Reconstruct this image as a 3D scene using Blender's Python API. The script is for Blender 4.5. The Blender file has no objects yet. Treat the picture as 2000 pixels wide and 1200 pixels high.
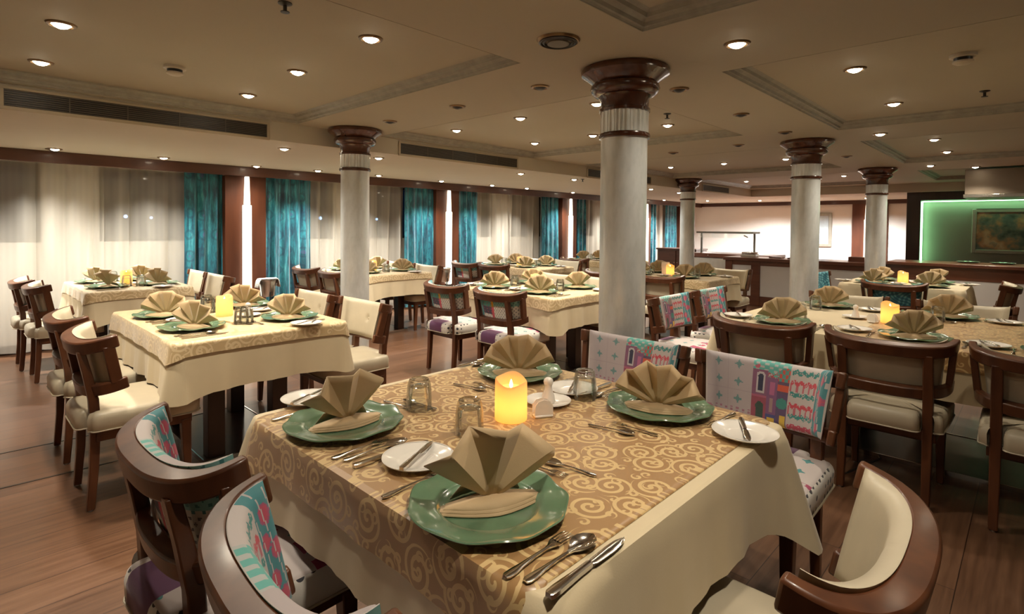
import bpy, bmesh, math, random
from math import sin, cos, pi, radians, sqrt, exp, atan2
from mathutils import Vector, Matrix

random.seed(7)
SC = bpy.context.scene
COL = SC.collection

# ------------------------------------------------------------------ camera, world, exposure
# room axes: +X runs along the window wall into the depth, +Y towards the window wall
H = 1.344
YAW, PIT, ROL = 0.765, 0.0245, 0.0091
_F0 = Vector((cos(YAW), sin(YAW), 0)); _R0 = Vector((sin(YAW), -cos(YAW), 0)); _Z = Vector((0, 0, 1))
_F = _F0 * cos(PIT) - _Z * sin(PIT); _U2 = _Z * cos(PIT) + _F0 * sin(PIT)
_R = _R0 * cos(ROL) + _U2 * sin(ROL); _U = _U2 * cos(ROL) - _R0 * sin(ROL)
cd = bpy.data.cameras.new('camera'); cam = bpy.data.objects.new('camera', cd); COL.objects.link(cam)
cam.matrix_world = Matrix(((_R.x, _U.x, -_F.x, 0), (_R.y, _U.y, -_F.y, 0), (_R.z, _U.z, -_F.z, H), (0, 0, 0, 1)))
cd.sensor_fit = 'HORIZONTAL'; cd.sensor_width = 36.0
cd.lens = 36.0 * 1068.59 / 2000.0
cd.shift_y = -(600 - 467.79) / 2000.0
cd.clip_start = 0.02; cd.clip_end = 100
SC.camera = cam
world = bpy.data.worlds.new('night'); SC.world = world; world.use_nodes = True
world.node_tree.nodes['Background'].inputs[0].default_value = (0.01, 0.014, 0.03, 1)
world.node_tree.nodes['Background'].inputs[1].default_value = 0.4
SC.view_settings.view_transform = 'Standard'; SC.view_settings.look = 'None'
SC.view_settings.gamma = 1.0; SC.view_settings.use_curve_mapping = False
SC.view_settings.exposure = 0.0
try:
    SC.cycles.use_denoising = True
    SC.cycles.max_bounces = 7; SC.cycles.transparent_max_bounces = 12
    SC.cycles.caustics_reflective = False; SC.cycles.caustics_refractive = False
    SC.cycles.sample_clamp_indirect = 4.0
except Exception:
    pass

WARM = (1.0, 0.88, 0.70)
PALE = (1.0, 0.95, 0.86)
LAMP_W = 84.0

# ------------------------------------------------------------------ helpers
def link(o, parent=None):
    COL.objects.link(o)
    if parent is not None: o.parent = parent
    return o

def tag(o, label=None, cat=None, group=None, kind=None):
    if label: o['label'] = label
    if cat: o['category'] = cat
    if group: o['group'] = group
    if kind: o['kind'] = kind
    return o

def empty(name, loc=(0, 0, 0), rz=0.0, label=None, cat=None, group=None, kind=None):
    o = bpy.data.objects.new(name, None); link(o)
    o.location = loc; o.rotation_euler = (0, 0, rz); o.empty_display_size = 0.05
    return tag(o, label, cat, group, kind)

def copy_tree(o, loc=None, rz=None, label=None, group=None, parent=None):
    c = o.copy(); link(c)
    if parent is not None: c.parent = parent
    if loc is not None: c.location = loc
    if rz is not None: c.rotation_euler = (0, 0, rz)
    if label: c['label'] = label
    if group: c['group'] = group
    for ch in list(o.children): copy_tree(ch, parent=c)
    return c

class MB:
    def __init__(s):
        s.v = []; s.f = []; s.uv = {}; s.sm = []
    def quad_grid(s, P, closed_u=False, closed_v=False, flip=False, uv=None):
        n = len(P); m = len(P[0]); b = len(s.v)
        for r in P: s.v += [tuple(p) for p in r]
        for i in range(n if closed_u else n - 1):
            for j in range(m if closed_v else m - 1):
                i2 = (i + 1) % n; j2 = (j + 1) % m
                q = [b + i * m + j, b + i2 * m + j, b + i2 * m + j2, b + i * m + j2]
                w = None
                if uv: w = [uv[i][j], uv[i2][j], uv[i2][j2], uv[i][j2]]
                if flip:
                    q.reverse()
                    if w: w.reverse()
                if w: s.uv[len(s.f)] = w
                s.f.append(q)
        return b
    def ngon(s, pts, flip=False, uv=None):
        b = len(s.v); s.v += [tuple(p) for p in pts]
        q = list(range(b, b + len(pts)))
        w = list(uv) if uv else None
        if flip:
            q.reverse()
            if w: w.reverse()
        if w: s.uv[len(s.f)] = w
        s.f.append(q)
    def box(s, x0, x1, y0, y1, z0, z1):
        b = len(s.v)
        s.v += [(x0, y0, z0), (x1, y0, z0), (x1, y1, z0), (x0, y1, z0), (x0, y0, z1), (x1, y0, z1), (x1, y1, z1), (x0, y1, z1)]
        for q in ((3, 2, 1, 0), (4, 5, 6, 7), (0, 1, 5, 4), (1, 2, 6, 5), (2, 3, 7, 6), (3, 0, 4, 7)): s.f.append([b + i for i in q])
    def bar(s, p0, p1, a0, b0, a1=None, b1=None, yaw=0.0):
        """square bar from p0 (low) to p1 (high), half sizes a (along yaw) and b"""
        a1 = a0 if a1 is None else a1; b1 = b0 if b1 is None else b1
        ex = Vector((cos(yaw), sin(yaw), 0)); ey = Vector((-sin(yaw), cos(yaw), 0))
        b = len(s.v)
        for p, a, c in ((Vector(p0), a0, b0), (Vector(p1), a1, b1)):
            for i, j in ((-1, -1), (1, -1), (1, 1), (-1, 1)): s.v.append(tuple(p + ex * a * i + ey * c * j))
        for q in ((3, 2, 1, 0), (4, 5, 6, 7), (0, 1, 5, 4), (1, 2, 6, 5), (2, 3, 7, 6), (3, 0, 4, 7)): s.f.append([b + i for i in q])
    def lathe(s, prof, n=32, c=(0, 0, 0), cap0=True, cap1=True, mod=None):
        P = []
        for k in range(n):
            a = 2 * pi * k / n
            row = []
            for r, z in prof:
                rr, zz = (mod(a, r, z) if mod else (r, z))
                row.append((c[0] + rr * cos(a), c[1] + rr * sin(a), c[2] + zz))
            P.append(row)
        s.quad_grid(P, closed_u=True)
        if cap0: s.ngon([r[0] for r in P], flip=True)
        if cap1: s.ngon([r[-1] for r in P])
    def tube(s, pts, r, n=8):
        pts = [Vector(p) for p in pts]; P = []
        for i, p in enumerate(pts):
            t = (pts[min(i + 1, len(pts) - 1)] - pts[max(i - 1, 0)]).normalized()
            a = t.orthogonal().normalized() if abs(t.z) > .95 else t.cross(Vector((0, 0, 1))).normalized()
            b = t.cross(a)
            rr = r[i] if isinstance(r, (list, tuple)) else r
            P.append([p + a * rr * cos(2 * pi * k / n) + b * rr * sin(2 * pi * k / n) for k in range(n)])
        s.quad_grid(P, closed_v=True)
        s.ngon(P[0], flip=False); s.ngon(P[-1], flip=True)
    def build(s, name, mat, parent=None, bevel=0.0, smooth=True, angle=38, seg=2, solid=0.0, fix=True, color=None):
        me = bpy.data.meshes.new(name); me.from_pydata(s.v, [], s.f); me.update()
        if s.uv:
            ul = me.uv_layers.new(name='UVMap')
            for p in me.polygons:
                w = s.uv.get(p.index)
                if w:
                    for k, li in enumerate(p.loop_indices): ul.data[li].uv = w[k]
        if color:
            ca = me.color_attributes.new('pattern', 'FLOAT_COLOR', 'CORNER')
            for p in me.polygons:
                c = color(p.index, p)
                for li in p.loop_indices: ca.data[li].color = (c[0], c[1], c[2], 1)
        if fix and not s.uv and not color:
            bm = bmesh.new(); bm.from_mesh(me); bmesh.ops.remove_doubles(bm, verts=bm.verts, dist=1e-5)
            bmesh.ops.recalc_face_normals(bm, faces=bm.faces); bm.to_mesh(me); bm.free()
        if smooth:
            me.polygons.foreach_set('use_smooth', [True] * len(me.polygons))
            try: me.set_sharp_from_angle(angle=radians(angle))
            except Exception: pass
        me.materials.append(mat)
        o = bpy.data.objects.new(name, me); link(o, parent)
        if solid:
            md = o.modifiers.new('thickness', 'SOLIDIFY'); md.thickness = solid; md.offset = 0
        if bevel:
            md = o.modifiers.new('bevel', 'BEVEL'); md.width = bevel; md.segments = seg; md.limit_method = 'ANGLE'; md.angle_limit = radians(40)
        return o

def boxobj(name, b, mat, parent=None, bevel=0.004):
    m = MB(); m.box(*b); return m.build(name, mat, parent, bevel=bevel)

def origin_at(o, p):
    """move a top-level mesh object's origin to p without moving the shape"""
    o.data.transform(Matrix.Translation(-Vector(p))); o.location = p
    return o

# ------------------------------------------------------------------ materials
class N:
    def __init__(s, name):
        s.m = bpy.data.materials.new(name); s.m.use_nodes = True; s.t = s.m.node_tree
        s.b = s.t.nodes['Principled BSDF']; s.out = s.t.nodes['Material Output']
    def n(s, typ, **kw):
        x = s.t.nodes.new(typ)
        for k, v in kw.items():
            if k.startswith('i_'):
                x.inputs[int(k[2:])].default_value = v
            else: setattr(x, k, v)
        return x
    def l(s, a, b): s.t.links.new(a, b)
    def math(s, op, a, b=None, c=None):
        x = s.n('ShaderNodeMath', operation=op)
        for i, q in enumerate((a, b, c)):
            if q is None: continue
            if isinstance(q, (int, float)): x.inputs[i].default_value = q
            else: s.l(q, x.inputs[i])
        return x.outputs[0]
    def mix(s, fac, a, b):
        x = s.n('ShaderNodeMix', data_type='RGBA')
        for sock, q in ((x.inputs[0], fac), (x.inputs[6], a), (x.inputs[7], b)):
            if isinstance(q, (int, float)): sock.default_value = q
            elif isinstance(q, (tuple, list)): sock.default_value = (*q, 1) if len(q) == 3 else q
            else: s.l(q, sock)
        return x.outputs[2]
    def ramp(s, fac, stops):
        x = s.n('ShaderNodeValToRGB'); e = x.color_ramp.elements
        while len(e) < len(stops): e.new(0.5)
        for i, (p, c) in enumerate(stops): e[i].position = p; e[i].color = (*c, 1)
        s.l(fac, x.inputs[0]); return x.outputs[0]
    def coords(s, kind='Object'): return s.n('ShaderNodeTexCoord').outputs[kind]
    def noise(s, vec, scale, detail=4, rough=.55):
        x = s.n('ShaderNodeTexNoise'); x.inputs['Scale'].default_value = scale; x.inputs['Detail'].default_value = detail
        x.inputs['Roughness'].default_value = rough; s.l(vec, x.inputs['Vector']); return x.outputs[0]
    def mapping(s, vec, scale=(1, 1, 1), rot=(0, 0, 0), loc=(0, 0, 0)):
        x = s.n('ShaderNodeMapping'); x.inputs['Scale'].default_value = scale; x.inputs['Rotation'].default_value = rot; x.inputs['Location'].default_value = loc
        s.l(vec, x.inputs[0]); return x.outputs[0]
    def bump(s, h, strength=.2, dist=.01):
        x = s.n('ShaderNodeBump'); x.inputs['Strength'].default_value = strength; x.inputs['Distance'].default_value = dist
        s.l(h, x.inputs['Height']); s.l(x.outputs[0], s.b.inputs['Normal'])
    def set(s, color=None, rough=.5, metal=0.0, spec=None, coat=0.0, sheen=0.0, trans=0.0, ior=None):
        if color is not None:
            if isinstance(color, (tuple, list)): s.b.inputs['Base Color'].default_value = (*color, 1)
            else: s.l(color, s.b.inputs['Base Color'])
        if isinstance(rough, (int, float)): s.b.inputs['Roughness'].default_value = rough
        else: s.l(rough, s.b.inputs['Roughness'])
        s.b.inputs['Metallic'].default_value = metal
        if spec is not None: s.b.inputs['Specular IOR Level'].default_value = spec
        if coat: s.b.inputs['Coat Weight'].default_value = coat; s.b.inputs['Coat Roughness'].default_value = .12
        if sheen: s.b.inputs['Sheen Weight'].default_value = sheen
        if trans: s.b.inputs['Transmission Weight'].default_value = trans
        if ior: s.b.inputs['IOR'].default_value = ior
        return s.m

def mottled(name, c, rough=.5, var=.12, scale=6, metal=0, bump=0.0, bscale=40, **kw):
    n = N(name); o = n.coords()
    f = n.noise(o, scale)
    lo = tuple(max(0, x * (1 - var)) for x in c); hi = tuple(min(1, x * (1 + var)) for x in c)
    n.set(n.ramp(f, [(.3, lo), (.7, hi)]), rough, metal, **kw)
    if bump: n.bump(n.noise(o, bscale), bump, .004)
    return n.m

def wood(name, dark, light, rough=.3, scale=(3, 3, 30), coat=.25):
    n = N(name); v = n.mapping(n.coords(), scale)
    f = n.noise(v, 1.6, 2.5, .45)
    n.set(n.ramp(f, [(.3, dark), (.55, light), (.8, dark)]), rough, coat=coat)
    return n.m

M = {}
M['wood'] = wood('cherry_wood', (.060, .018, .007), (.110, .037, .014), .36, (9, 9, 2), coat=.12)
M['wood_panel'] = wood('panel_wood', (.070, .018, .006), (.10, .027, .009), .5, (6, 6, .8), coat=0)
M['wood_capital'] = wood('capital_wood', (.050, .015, .007), (.085, .026, .011), .22, (9, 9, 2), coat=.5)
M['wood_band'] = wood('band_wood', (.050, .015, .008), (.075, .025, .012), .5, (1, 1, 6), coat=.1)
M['wood_dark'] = wood('dark_wood', (.018, .007, .004), (.034, .013, .007), .3, (6, 6, 1))
M['wood_bar'] = wood('bar_wood', (.075, .022, .012), (.115, .036, .018), .3, (1, 1, 6))
M['leather'] = mottled('cream_leather', (.49, .43, .32), .42, .05, 8, bump=.05, bscale=160)
M['cloth'] = mottled('cream_cloth', (.60, .50, .33), .6, .04, 5, bump=.06, bscale=300, sheen=.15)
M['napkin'] = mottled('beige_linen', (.52, .375, .21), .7, .05, 9, bump=.1, bscale=500, sheen=.2)
M['white_cloth'] = mottled('white_towel', (.85, .84, .82), .85, .03, 20, bump=.2, bscale=200)
M['ceramic'] = mottled('white_china', (.80, .76, .70), .15, .02, 5, coat=.4)
M['charger'] = mottled('green_glassware', (.105, .185, .108), .20, .12, 14, coat=.5, bump=.05, bscale=30)
M['silver'] = mottled('polished_silver', (.75, .72, .68), .12, .04, 20, metal=1)
M['steel'] = mottled('brushed_steel', (.62, .62, .60), .28, .06, 12, metal=1)
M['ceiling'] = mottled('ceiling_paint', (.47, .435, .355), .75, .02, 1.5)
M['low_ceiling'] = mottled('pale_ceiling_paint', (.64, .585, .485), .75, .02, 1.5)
M['cornice'] = mottled('grey_gilt_cornice', (.32, .31, .265), .45, .14, 14)
M['wall_white'] = mottled('white_wall_paint', (.86, .84, .80), .7, .02, 2)
M['metal_dark'] = mottled('dark_metal', (.05, .048, .045), .4, .1, 10, metal=.6)
M['grille'] = mottled('grille_paint', (.12, .10, .08), .5, .1, 10)
M['vent_frame'] = mottled('vent_frame_paint', (.52, .44, .32), .5, .03, 6)
M['plastic'] = mottled('ivory_plastic', (.6, .55, .46), .4, .03, 6)
M['black'] = mottled('black_plastic', (.012, .012, .013), .4, .1, 6)
M['panel_grey'] = mottled('grey_white_panel', (.55, .54, .53), .45, .03, 3)
M['chrome'] = mottled('chrome_trim', (.7, .69, .67), .14, .02, 5, metal=1)
M['bulb_trim'] = mottled('bronze_trim', (.22, .14, .07), .3, .05, 9, metal=.8)

def silver_column():
    n = N('silver_leaf'); o = n.mapping(n.coords(), (1, 1, .35))
    f = n.noise(o, 16, 6, .65)
    n.set(n.ramp(f, [(.3, (.70, .73, .72)), (.55, (.82, .85, .85)), (.8, (.90, .93, .93))]), n.math('MULTIPLY_ADD', f, -.12, .38), .40, coat=.3)
    n.bump(n.noise(o, 34, 5), .05, .003); return n.m
M['column'] = silver_column()

def emit(name, c, k):
    n = N(name); e = n.n('ShaderNodeEmission'); e.inputs[0].default_value = (*c, 1); e.inputs[1].default_value = k
    n.l(e.outputs[0], n.out.inputs[0]); return n.m
M['bulb'] = emit('lit_bulb', (1, .85, .62), 60)
M['lamp_glow'] = emit('wall_lamp_glow', (1, .90, .70), 3.4)
M['far_light'] = emit('far_light', (.42, .62, 1), 7)
M['led'] = emit('green_led', (.42, 1, .48), 7.5)
M['led_white'] = emit('candle_led', (1, .55, .12), 30)

def glass(name, c=(1, 1, 1), rough=0.0):
    n = N(name); n.set(c, rough, trans=1.0, ior=1.5); n.b.inputs['Specular IOR Level'].default_value = .6
    return n.m
M['glass_solid'] = glass('solid_glass', (.96, .97, .97))
def thin_glass():
    n = N('clear_glass'); t = n.n('ShaderNodeBsdfTransparent'); t.inputs[0].default_value = (.95, .96, .95, 1)
    g = n.n('ShaderNodeBsdfGlossy'); g.inputs[0].default_value = (1, 1, 1, 1); g.inputs[1].default_value = .04
    lw = n.n('ShaderNodeLayerWeight'); lw.inputs[0].default_value = .35
    mx = n.n('ShaderNodeMixShader'); n.l(n.math('MULTIPLY_ADD', lw.outputs[0], .75, .02), mx.inputs[0]); n.l(t.outputs[0], mx.inputs[1]); n.l(g.outputs[0], mx.inputs[2])
    n.l(mx.outputs[0], n.out.inputs[0]); return n.m
M['glass'] = thin_glass()
def pane_mat():
    n = N('window_glass'); t = n.n('ShaderNodeBsdfTransparent'); t.inputs[0].default_value = (.75, .8, .85, 1)
    g = n.n('ShaderNodeBsdfGlossy'); g.inputs[1].default_value = .02
    lw = n.n('ShaderNodeFresnel'); lw.inputs[0].default_value = 1.5
    mx = n.n('ShaderNodeMixShader'); n.l(lw.outputs[0], mx.inputs[0]); n.l(t.outputs[0], mx.inputs[1]); n.l(g.outputs[0], mx.inputs[2])
    n.l(mx.outputs[0], n.out.inputs[0]); return n.m
M['pane'] = pane_mat()

def sheer_mat():
    n = N('sheer_voile'); d = n.n('ShaderNodeBsdfDiffuse'); d.inputs[0].default_value = (.80, .76, .67, 1)
    tl = n.n('ShaderNodeBsdfTranslucent'); tl.inputs[0].default_value = (.80, .76, .67, 1)
    tr = n.n('ShaderNodeBsdfTransparent')
    a = n.n('ShaderNodeMixShader'); a.inputs[0].default_value = .35; n.l(d.outputs[0], a.inputs[1]); n.l(tl.outputs[0], a.inputs[2])
    b = n.n('ShaderNodeMixShader'); b.inputs[0].default_value = .42
    n.l(a.outputs[0], b.inputs[1]); n.l(tr.outputs[0], b.inputs[2])
    w = n.n('ShaderNodeTexWave'); w.inputs['Scale'].default_value = 6; n.l(n.coords(), w.inputs[0])
    lw = n.n('ShaderNodeLayerWeight'); lw.inputs[0].default_value = .4
    n.l(n.math('ADD', n.math('MULTIPLY_ADD', w.outputs['Fac'], .03, .50), n.math('MULTIPLY', lw.outputs[1], -.55)), b.inputs[0])
    n.l(b.outputs[0], n.out.inputs[0]); return n.m
M['sheer'] = sheer_mat()

def teal_mat():
    n = N('teal_damask'); uv = n.coords('UV')
    str_ = n.noise(n.mapping(uv, (26, 2.2, 1)), 1.0, 5, .7)
    base = n.ramp(str_, [(.32, (.002, .020, .042)), (.45, (.004, .085, .13)), (.57, (.016, .22, .28)), (.72, (.15, .50, .55))])
    vo = n.n('ShaderNodeTexVoronoi'); vo.inputs['Scale'].default_value = 1; n.l(n.mapping(uv, (6.5, 4.2, 1)), vo.inputs['Vector']); vo.inputs['Randomness'].default_value = .25
    ring = n.math('LESS_THAN', n.math('ABSOLUTE', n.math('SUBTRACT', vo.outputs['Distance'], .27)), .045)
    core = n.math('LESS_THAN', vo.outputs['Distance'], .12)
    c1 = n.mix(n.math('MULTIPLY', ring, .45), base, (.004, .03, .075))
    c2 = n.mix(n.math('MULTIPLY', core, .5), c1, (.10, .10, .26))
    n.set(c2, .42, sheen=.4, spec=.6); n.bump(str_, .15, .004); return n.m
M['teal'] = teal_mat()

def brocade(name, ground, scroll, scale=9.0):
    """satin with scroll work: an Archimedean curl in every cell of a loose grid"""
    n = N(name); uv = n.mapping(n.coords('UV'), (scale, scale, 1))
    def curls(vec, seed, turns, rmax):
        vo = n.n('ShaderNodeTexVoronoi', voronoi_dimensions='2D'); vo.inputs['Scale'].default_value = 1; vo.inputs['Randomness'].default_value = .55
        v2 = n.mapping(vec, (1, 1, 1), (0, 0, seed * .7), (seed * 3.3, seed * 1.7, 0)); n.l(v2, vo.inputs['Vector'])
        sub = n.n('ShaderNodeVectorMath', operation='SUBTRACT'); n.l(v2, sub.inputs[0]); n.l(vo.outputs['Position'], sub.inputs[1])
        sp = n.n('ShaderNodeSeparateXYZ'); n.l(sub.outputs[0], sp.inputs[0])
        cs = n.n('ShaderNodeSeparateColor'); n.l(vo.outputs['Color'], cs.inputs[0])
        hand = n.math('MULTIPLY_ADD', n.math('GREATER_THAN', cs.outputs[0], .5), 2.0, -1.0)
        ang = n.math('MULTIPLY', n.math('ARCTAN2', sp.outputs[1], sp.outputs[0]), hand)
        ph = n.math('ADD', n.math('DIVIDE', ang, 2 * pi), n.math('MULTIPLY_ADD', vo.outputs['Distance'], -turns, cs.outputs[1]))
        tri = n.math('ABSOLUTE', n.math('SUBTRACT', n.math('FRACT', ph), .5))
        wid = n.math('MULTIPLY_ADD', vo.outputs['Distance'], -.10, .235)
        line = n.math('LESS_THAN', tri, wid)
        ins = n.math('LESS_THAN', vo.outputs['Distance'], rmax)
        return n.math('MULTIPLY', line, ins)
    a = curls(uv, 1, 4.2, .52); b = curls(n.mapping(uv, (1.9, 1.9, 1)), 5, 3.0, .30)
    m = n.math('MAXIMUM', a, b)
    n.set(n.mix(m, ground, scroll), n.math('MULTIPLY_ADD', m, .22, .34), sheen=.25, spec=.6)
    n.bump(m, .12, .002); return n.m
M['brocade'] = brocade('gold_brocade', (.34, .19, .073), (.60, .42, .19), 10.5)
M['brocade_pale'] = brocade('pale_gold_brocade', (.50, .365, .195), (.66, .52, .31), 9.0)

def floor_mat():
    n = N('plank_floor'); o = n.coords('Object')
    br = n.n('ShaderNodeTexBrick'); br.offset = .37; br.inputs['Scale'].default_value = 1.0
    br.inputs['Brick Width'].default_value = 1.3; br.inputs['Row Height'].default_value = .19; br.inputs['Mortar Size'].default_value = .0016; br.inputs['Bias'].default_value = 0
    br.inputs[1].default_value = (.25, .25, .25, 1); br.inputs[2].default_value = (.75, .75, .75, 1); br.inputs[3].default_value = (0, 0, 0, 1)
    n.l(o, br.inputs[0])
    g = n.noise(n.mapping(o, (1.6, 26, 1)), 1.5, 6, .65)
    t = n.math('ADD', n.math('MULTIPLY', br.outputs[0], .3), n.math('MULTIPLY', g, .75))
    col = n.ramp(t, [(.28, (.062, .027, .014)), (.52, (.132, .064, .034)), (.80, (.205, .107, .060))])
    dark = n.mix(br.outputs['Fac'], col, (.02, .008, .004))
    n.set(dark, n.math('MULTIPLY_ADD', g, .2, .26), spec=.5, coat=.15); n.bump(g, .05, .002); return n.m
M['floor'] = floor_mat()

def pattern_mat():
    n = N('printed_fabric'); at = n.n('ShaderNodeAttribute'); at.attribute_name = 'pattern'
    f = n.noise(n.coords(), 60, 3)
    n.set(n.mix(n.math('MULTIPLY', f, .12), at.outputs[0], (.4, .36, .36)), .75, sheen=.2); n.bump(n.noise(n.coords(), 300), .08, .002); return n.m
M['pattern'] = pattern_mat()

def seat_print(name, teal=False):
    n = N(name); o = n.coords(); sp = n.n('ShaderNodeSeparateXYZ'); n.l(o, sp.inputs[0]); x, y, z = sp.outputs
    def cell(v, k, off=0.0): return n.math('ABSOLUTE', n.math('SUBTRACT', n.math('FRACT', n.math('MULTIPLY_ADD', v, k, off)), .5))
    cx = cell(x, 9.0); cy = cell(y, 9.0); 
    star = n.math('MULTIPLY', n.math('LESS_THAN', n.math('MULTIPLY', cx, cy), .006), n.math('LESS_THAN', n.math('ADD', cx, cy), .2))
    base = n.mix(star, (.56, .50, .49), (.07, .27, .28))
    # dotted flank and purple band on the rear edge
    dz = n.n('ShaderNodeTexVoronoi'); dz.inputs['Scale'].default_value = 26; dz.inputs['Randomness'].default_value = .2; n.l(o, dz.inputs['Vector'])
    dots = n.mix(n.math('LESS_THAN', dz.outputs['Distance'], .3), (.72, .69, .64), (.03, .03, .04))
    side = n.math('LESS_THAN', z, .462)
    c = n.mix(side, base, dots)
    purple = n.math('MULTIPLY', n.math('LESS_THAN', x, .13), n.math('LESS_THAN', n.math('ABSOLUTE', n.math('SUBTRACT', y, .02)), .085))
    c = n.mix(purple, c, (.12, .035, .11))
    red = n.math('MULTIPLY', n.math('MULTIPLY', n.math('GREATER_THAN', x, .36), n.math('GREATER_THAN', z, .462)), n.math('GREATER_THAN', n.noise(n.mapping(o, (1, 1, 1)), 14, 2), .5))
    c = n.mix(red, c, (.35, .05, .12))
    if teal: c = n.mix(.85, c, (.01, .09, .13))
    n.set(c, .75, sheen=.2); return n.m
M['seat_print'] = seat_print('printed_seat_fabric')
M['seat_teal'] = seat_print('teal_seat_fabric', True)

def candle_mat():
    n = N('wax'); d = n.n('ShaderNodeBsdfDiffuse'); d.inputs[0].default_value = (.86, .74, .52, 1)
    t = n.n('ShaderNodeBsdfTranslucent'); t.inputs[0].default_value = (1.0, .66, .24, 1)
    mx = n.n('ShaderNodeMixShader'); mx.inputs[0].default_value = .55
    n.l(d.outputs[0], mx.inputs[1]); n.l(t.outputs[0], mx.inputs[2]); n.l(mx.outputs[0], n.out.inputs[0]); return n.m
M['wax'] = candle_mat()

def painting_mat():
    n = N('abstract_canvas'); o = n.coords()
    a = n.noise(o, 4.0, 3); b = n.noise(n.mapping(o, (1, 1, 1), (0, 0, 0), (5, 2, 9)), 6.0, 2)
    c = n.ramp(a, [(.34, (.07, .09, .08)), (.46, (.22, .22, .18)), (.56, (.60, .30, .17)), (.70, (.75, .52, .33))])
    n.set(n.mix(n.math('MULTIPLY', n.math('GREATER_THAN', b, .56), .4), c, (.14, .20, .20)), .5); return n.m
M['painting'] = painting_mat()
M['pale_print'] = mottled('pale_print', (.50, .58, .62), .4, .15, 5)
M['gilt'] = mottled('silvered_frame', (.42, .40, .34), .35, .1, 10, metal=.5)
M['niche'] = mottled('green_grey_wall', (.34, .34, .28), .6, .04, 3)

# ------------------------------------------------------------------ room shell
TZ, SZ, LZ = 2.255, 2.196, 2.04          # tray, soffit and perimeter ceiling heights
XA, XB, YA, YB = -1.6, 15.3, -2.6, 7.45
FASC_V, FASC_U = 4.60, 12.45
TRAYS = [(-1.15, 2.10, 1.97, 4.54), (2.93, 5.10, 1.97, 4.54), (6.13, 8.62, 1.97, 4.50), (9.45, 12.1, 1.97, 4.50),
         (-1.15, 2.12, -1.6, 1.26), (2.96, 5.36, -1.6, 1.26), (6.18, 8.57, -1.6, 1.26), (9.75, 11.80, -1.6, 1.27)]
fl = MB(); fl.ngon([(XA, YA, 0), (XB, YA, 0), (XB, YB, 0), (XA, YB, 0)])
tag(fl.build('floor', M['floor']), kind='structure')
for i, (a, b) in enumerate([((-.4, 4.31), (.9, 4.27)), ((-.4, 3.75), (.9, 3.70)), ((3.35, .75), (4.4, .47)), ((3.9, .62), (4.35, .10))]):
    m = MB(); d = (Vector((*b, 0)) - Vector((*a, 0))).normalized(); nn = Vector((-d.y, d.x, 0)) * .006
    A = Vector((*a, 0)); B = Vector((*b, 0)); up = Vector((0, 0, .002))
    m.ngon([A - nn + up, B - nn + up, B + nn + up, A + nn + up]); m.quad_grid([[A - nn, A - nn + up], [B - nn, B - nn + up]]); m.quad_grid([[A + nn, A + nn + up], [B + nn, B + nn + up]])
    tag(m.build('trim_%d' % (40 + i), M['metal_dark']), kind='structure')

# ceiling: a grid of cells, each at the height of its zone
xs = sorted({XA, XB, FASC_U} | {t[0] for t in TRAYS} | {t[1] for t in TRAYS}); ys = sorted({YA, YB, FASC_V} | {t[2] for t in TRAYS} | {t[3] for t in TRAYS})
INS = .075
cs, cl = MB(), MB()
for i in range(len(xs) - 1):
    for j in range(len(ys) - 1):
        cx, cy = (xs[i] + xs[i + 1]) / 2, (ys[j] + ys[j + 1]) / 2
        if any(t[0] < cx < t[1] and t[2] < cy < t[3] for t in TRAYS): continue
        low = cy > FASC_V or cx > FASC_U
        z = LZ if low else SZ
        (cl if low else cs).ngon([(xs[i], ys[j], z), (xs[i], ys[j + 1], z), (xs[i + 1], ys[j + 1], z), (xs[i + 1], ys[j], z)])
for t in TRAYS:
    a, b, c, d = t[0] + INS, t[1] - INS, t[2] + INS, t[3] - INS
    cs.ngon([(a, c, TZ), (a, d, TZ), (b, d, TZ), (b, c, TZ)])
cs.box(XA, XB, YA, YB, 2.42, 2.45)
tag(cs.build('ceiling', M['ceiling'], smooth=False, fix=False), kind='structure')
cl.ngon([(XA, FASC_V, LZ), (FASC_U, FASC_V, LZ), (FASC_U, FASC_V, SZ), (XA, FASC_V, SZ)])
cl.ngon([(FASC_U, FASC_V, LZ), (FASC_U, YA, LZ), (FASC_U, YA, SZ), (FASC_U, FASC_V, SZ)])
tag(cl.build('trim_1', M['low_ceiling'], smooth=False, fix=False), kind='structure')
PROF = [(-.002, SZ - .001), (0, SZ + .004), (.006, SZ + .010), (.016, SZ + .012), (.022, SZ + .026), (.036, SZ + .034), (.048, SZ + .036), (.056, SZ + .050), (.070, SZ + .056), (INS + .004, TZ - .001)]
for k, t in enumerate(TRAYS):
    m = MB(); P = []
    for sx, sy, x, y in ((1, 1, t[0], t[2]), (-1, 1, t[1], t[2]), (-1, -1, t[1], t[3]), (1, -1, t[0], t[3])):
        P.append([(x + sx * i_, y + sy * i_, z) for i_, z in PROF])
    m.quad_grid(P, closed_u=True)
    tag(m.build('trim_%d' % (k + 2), M['cornice'], smooth=False), kind='structure')

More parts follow.
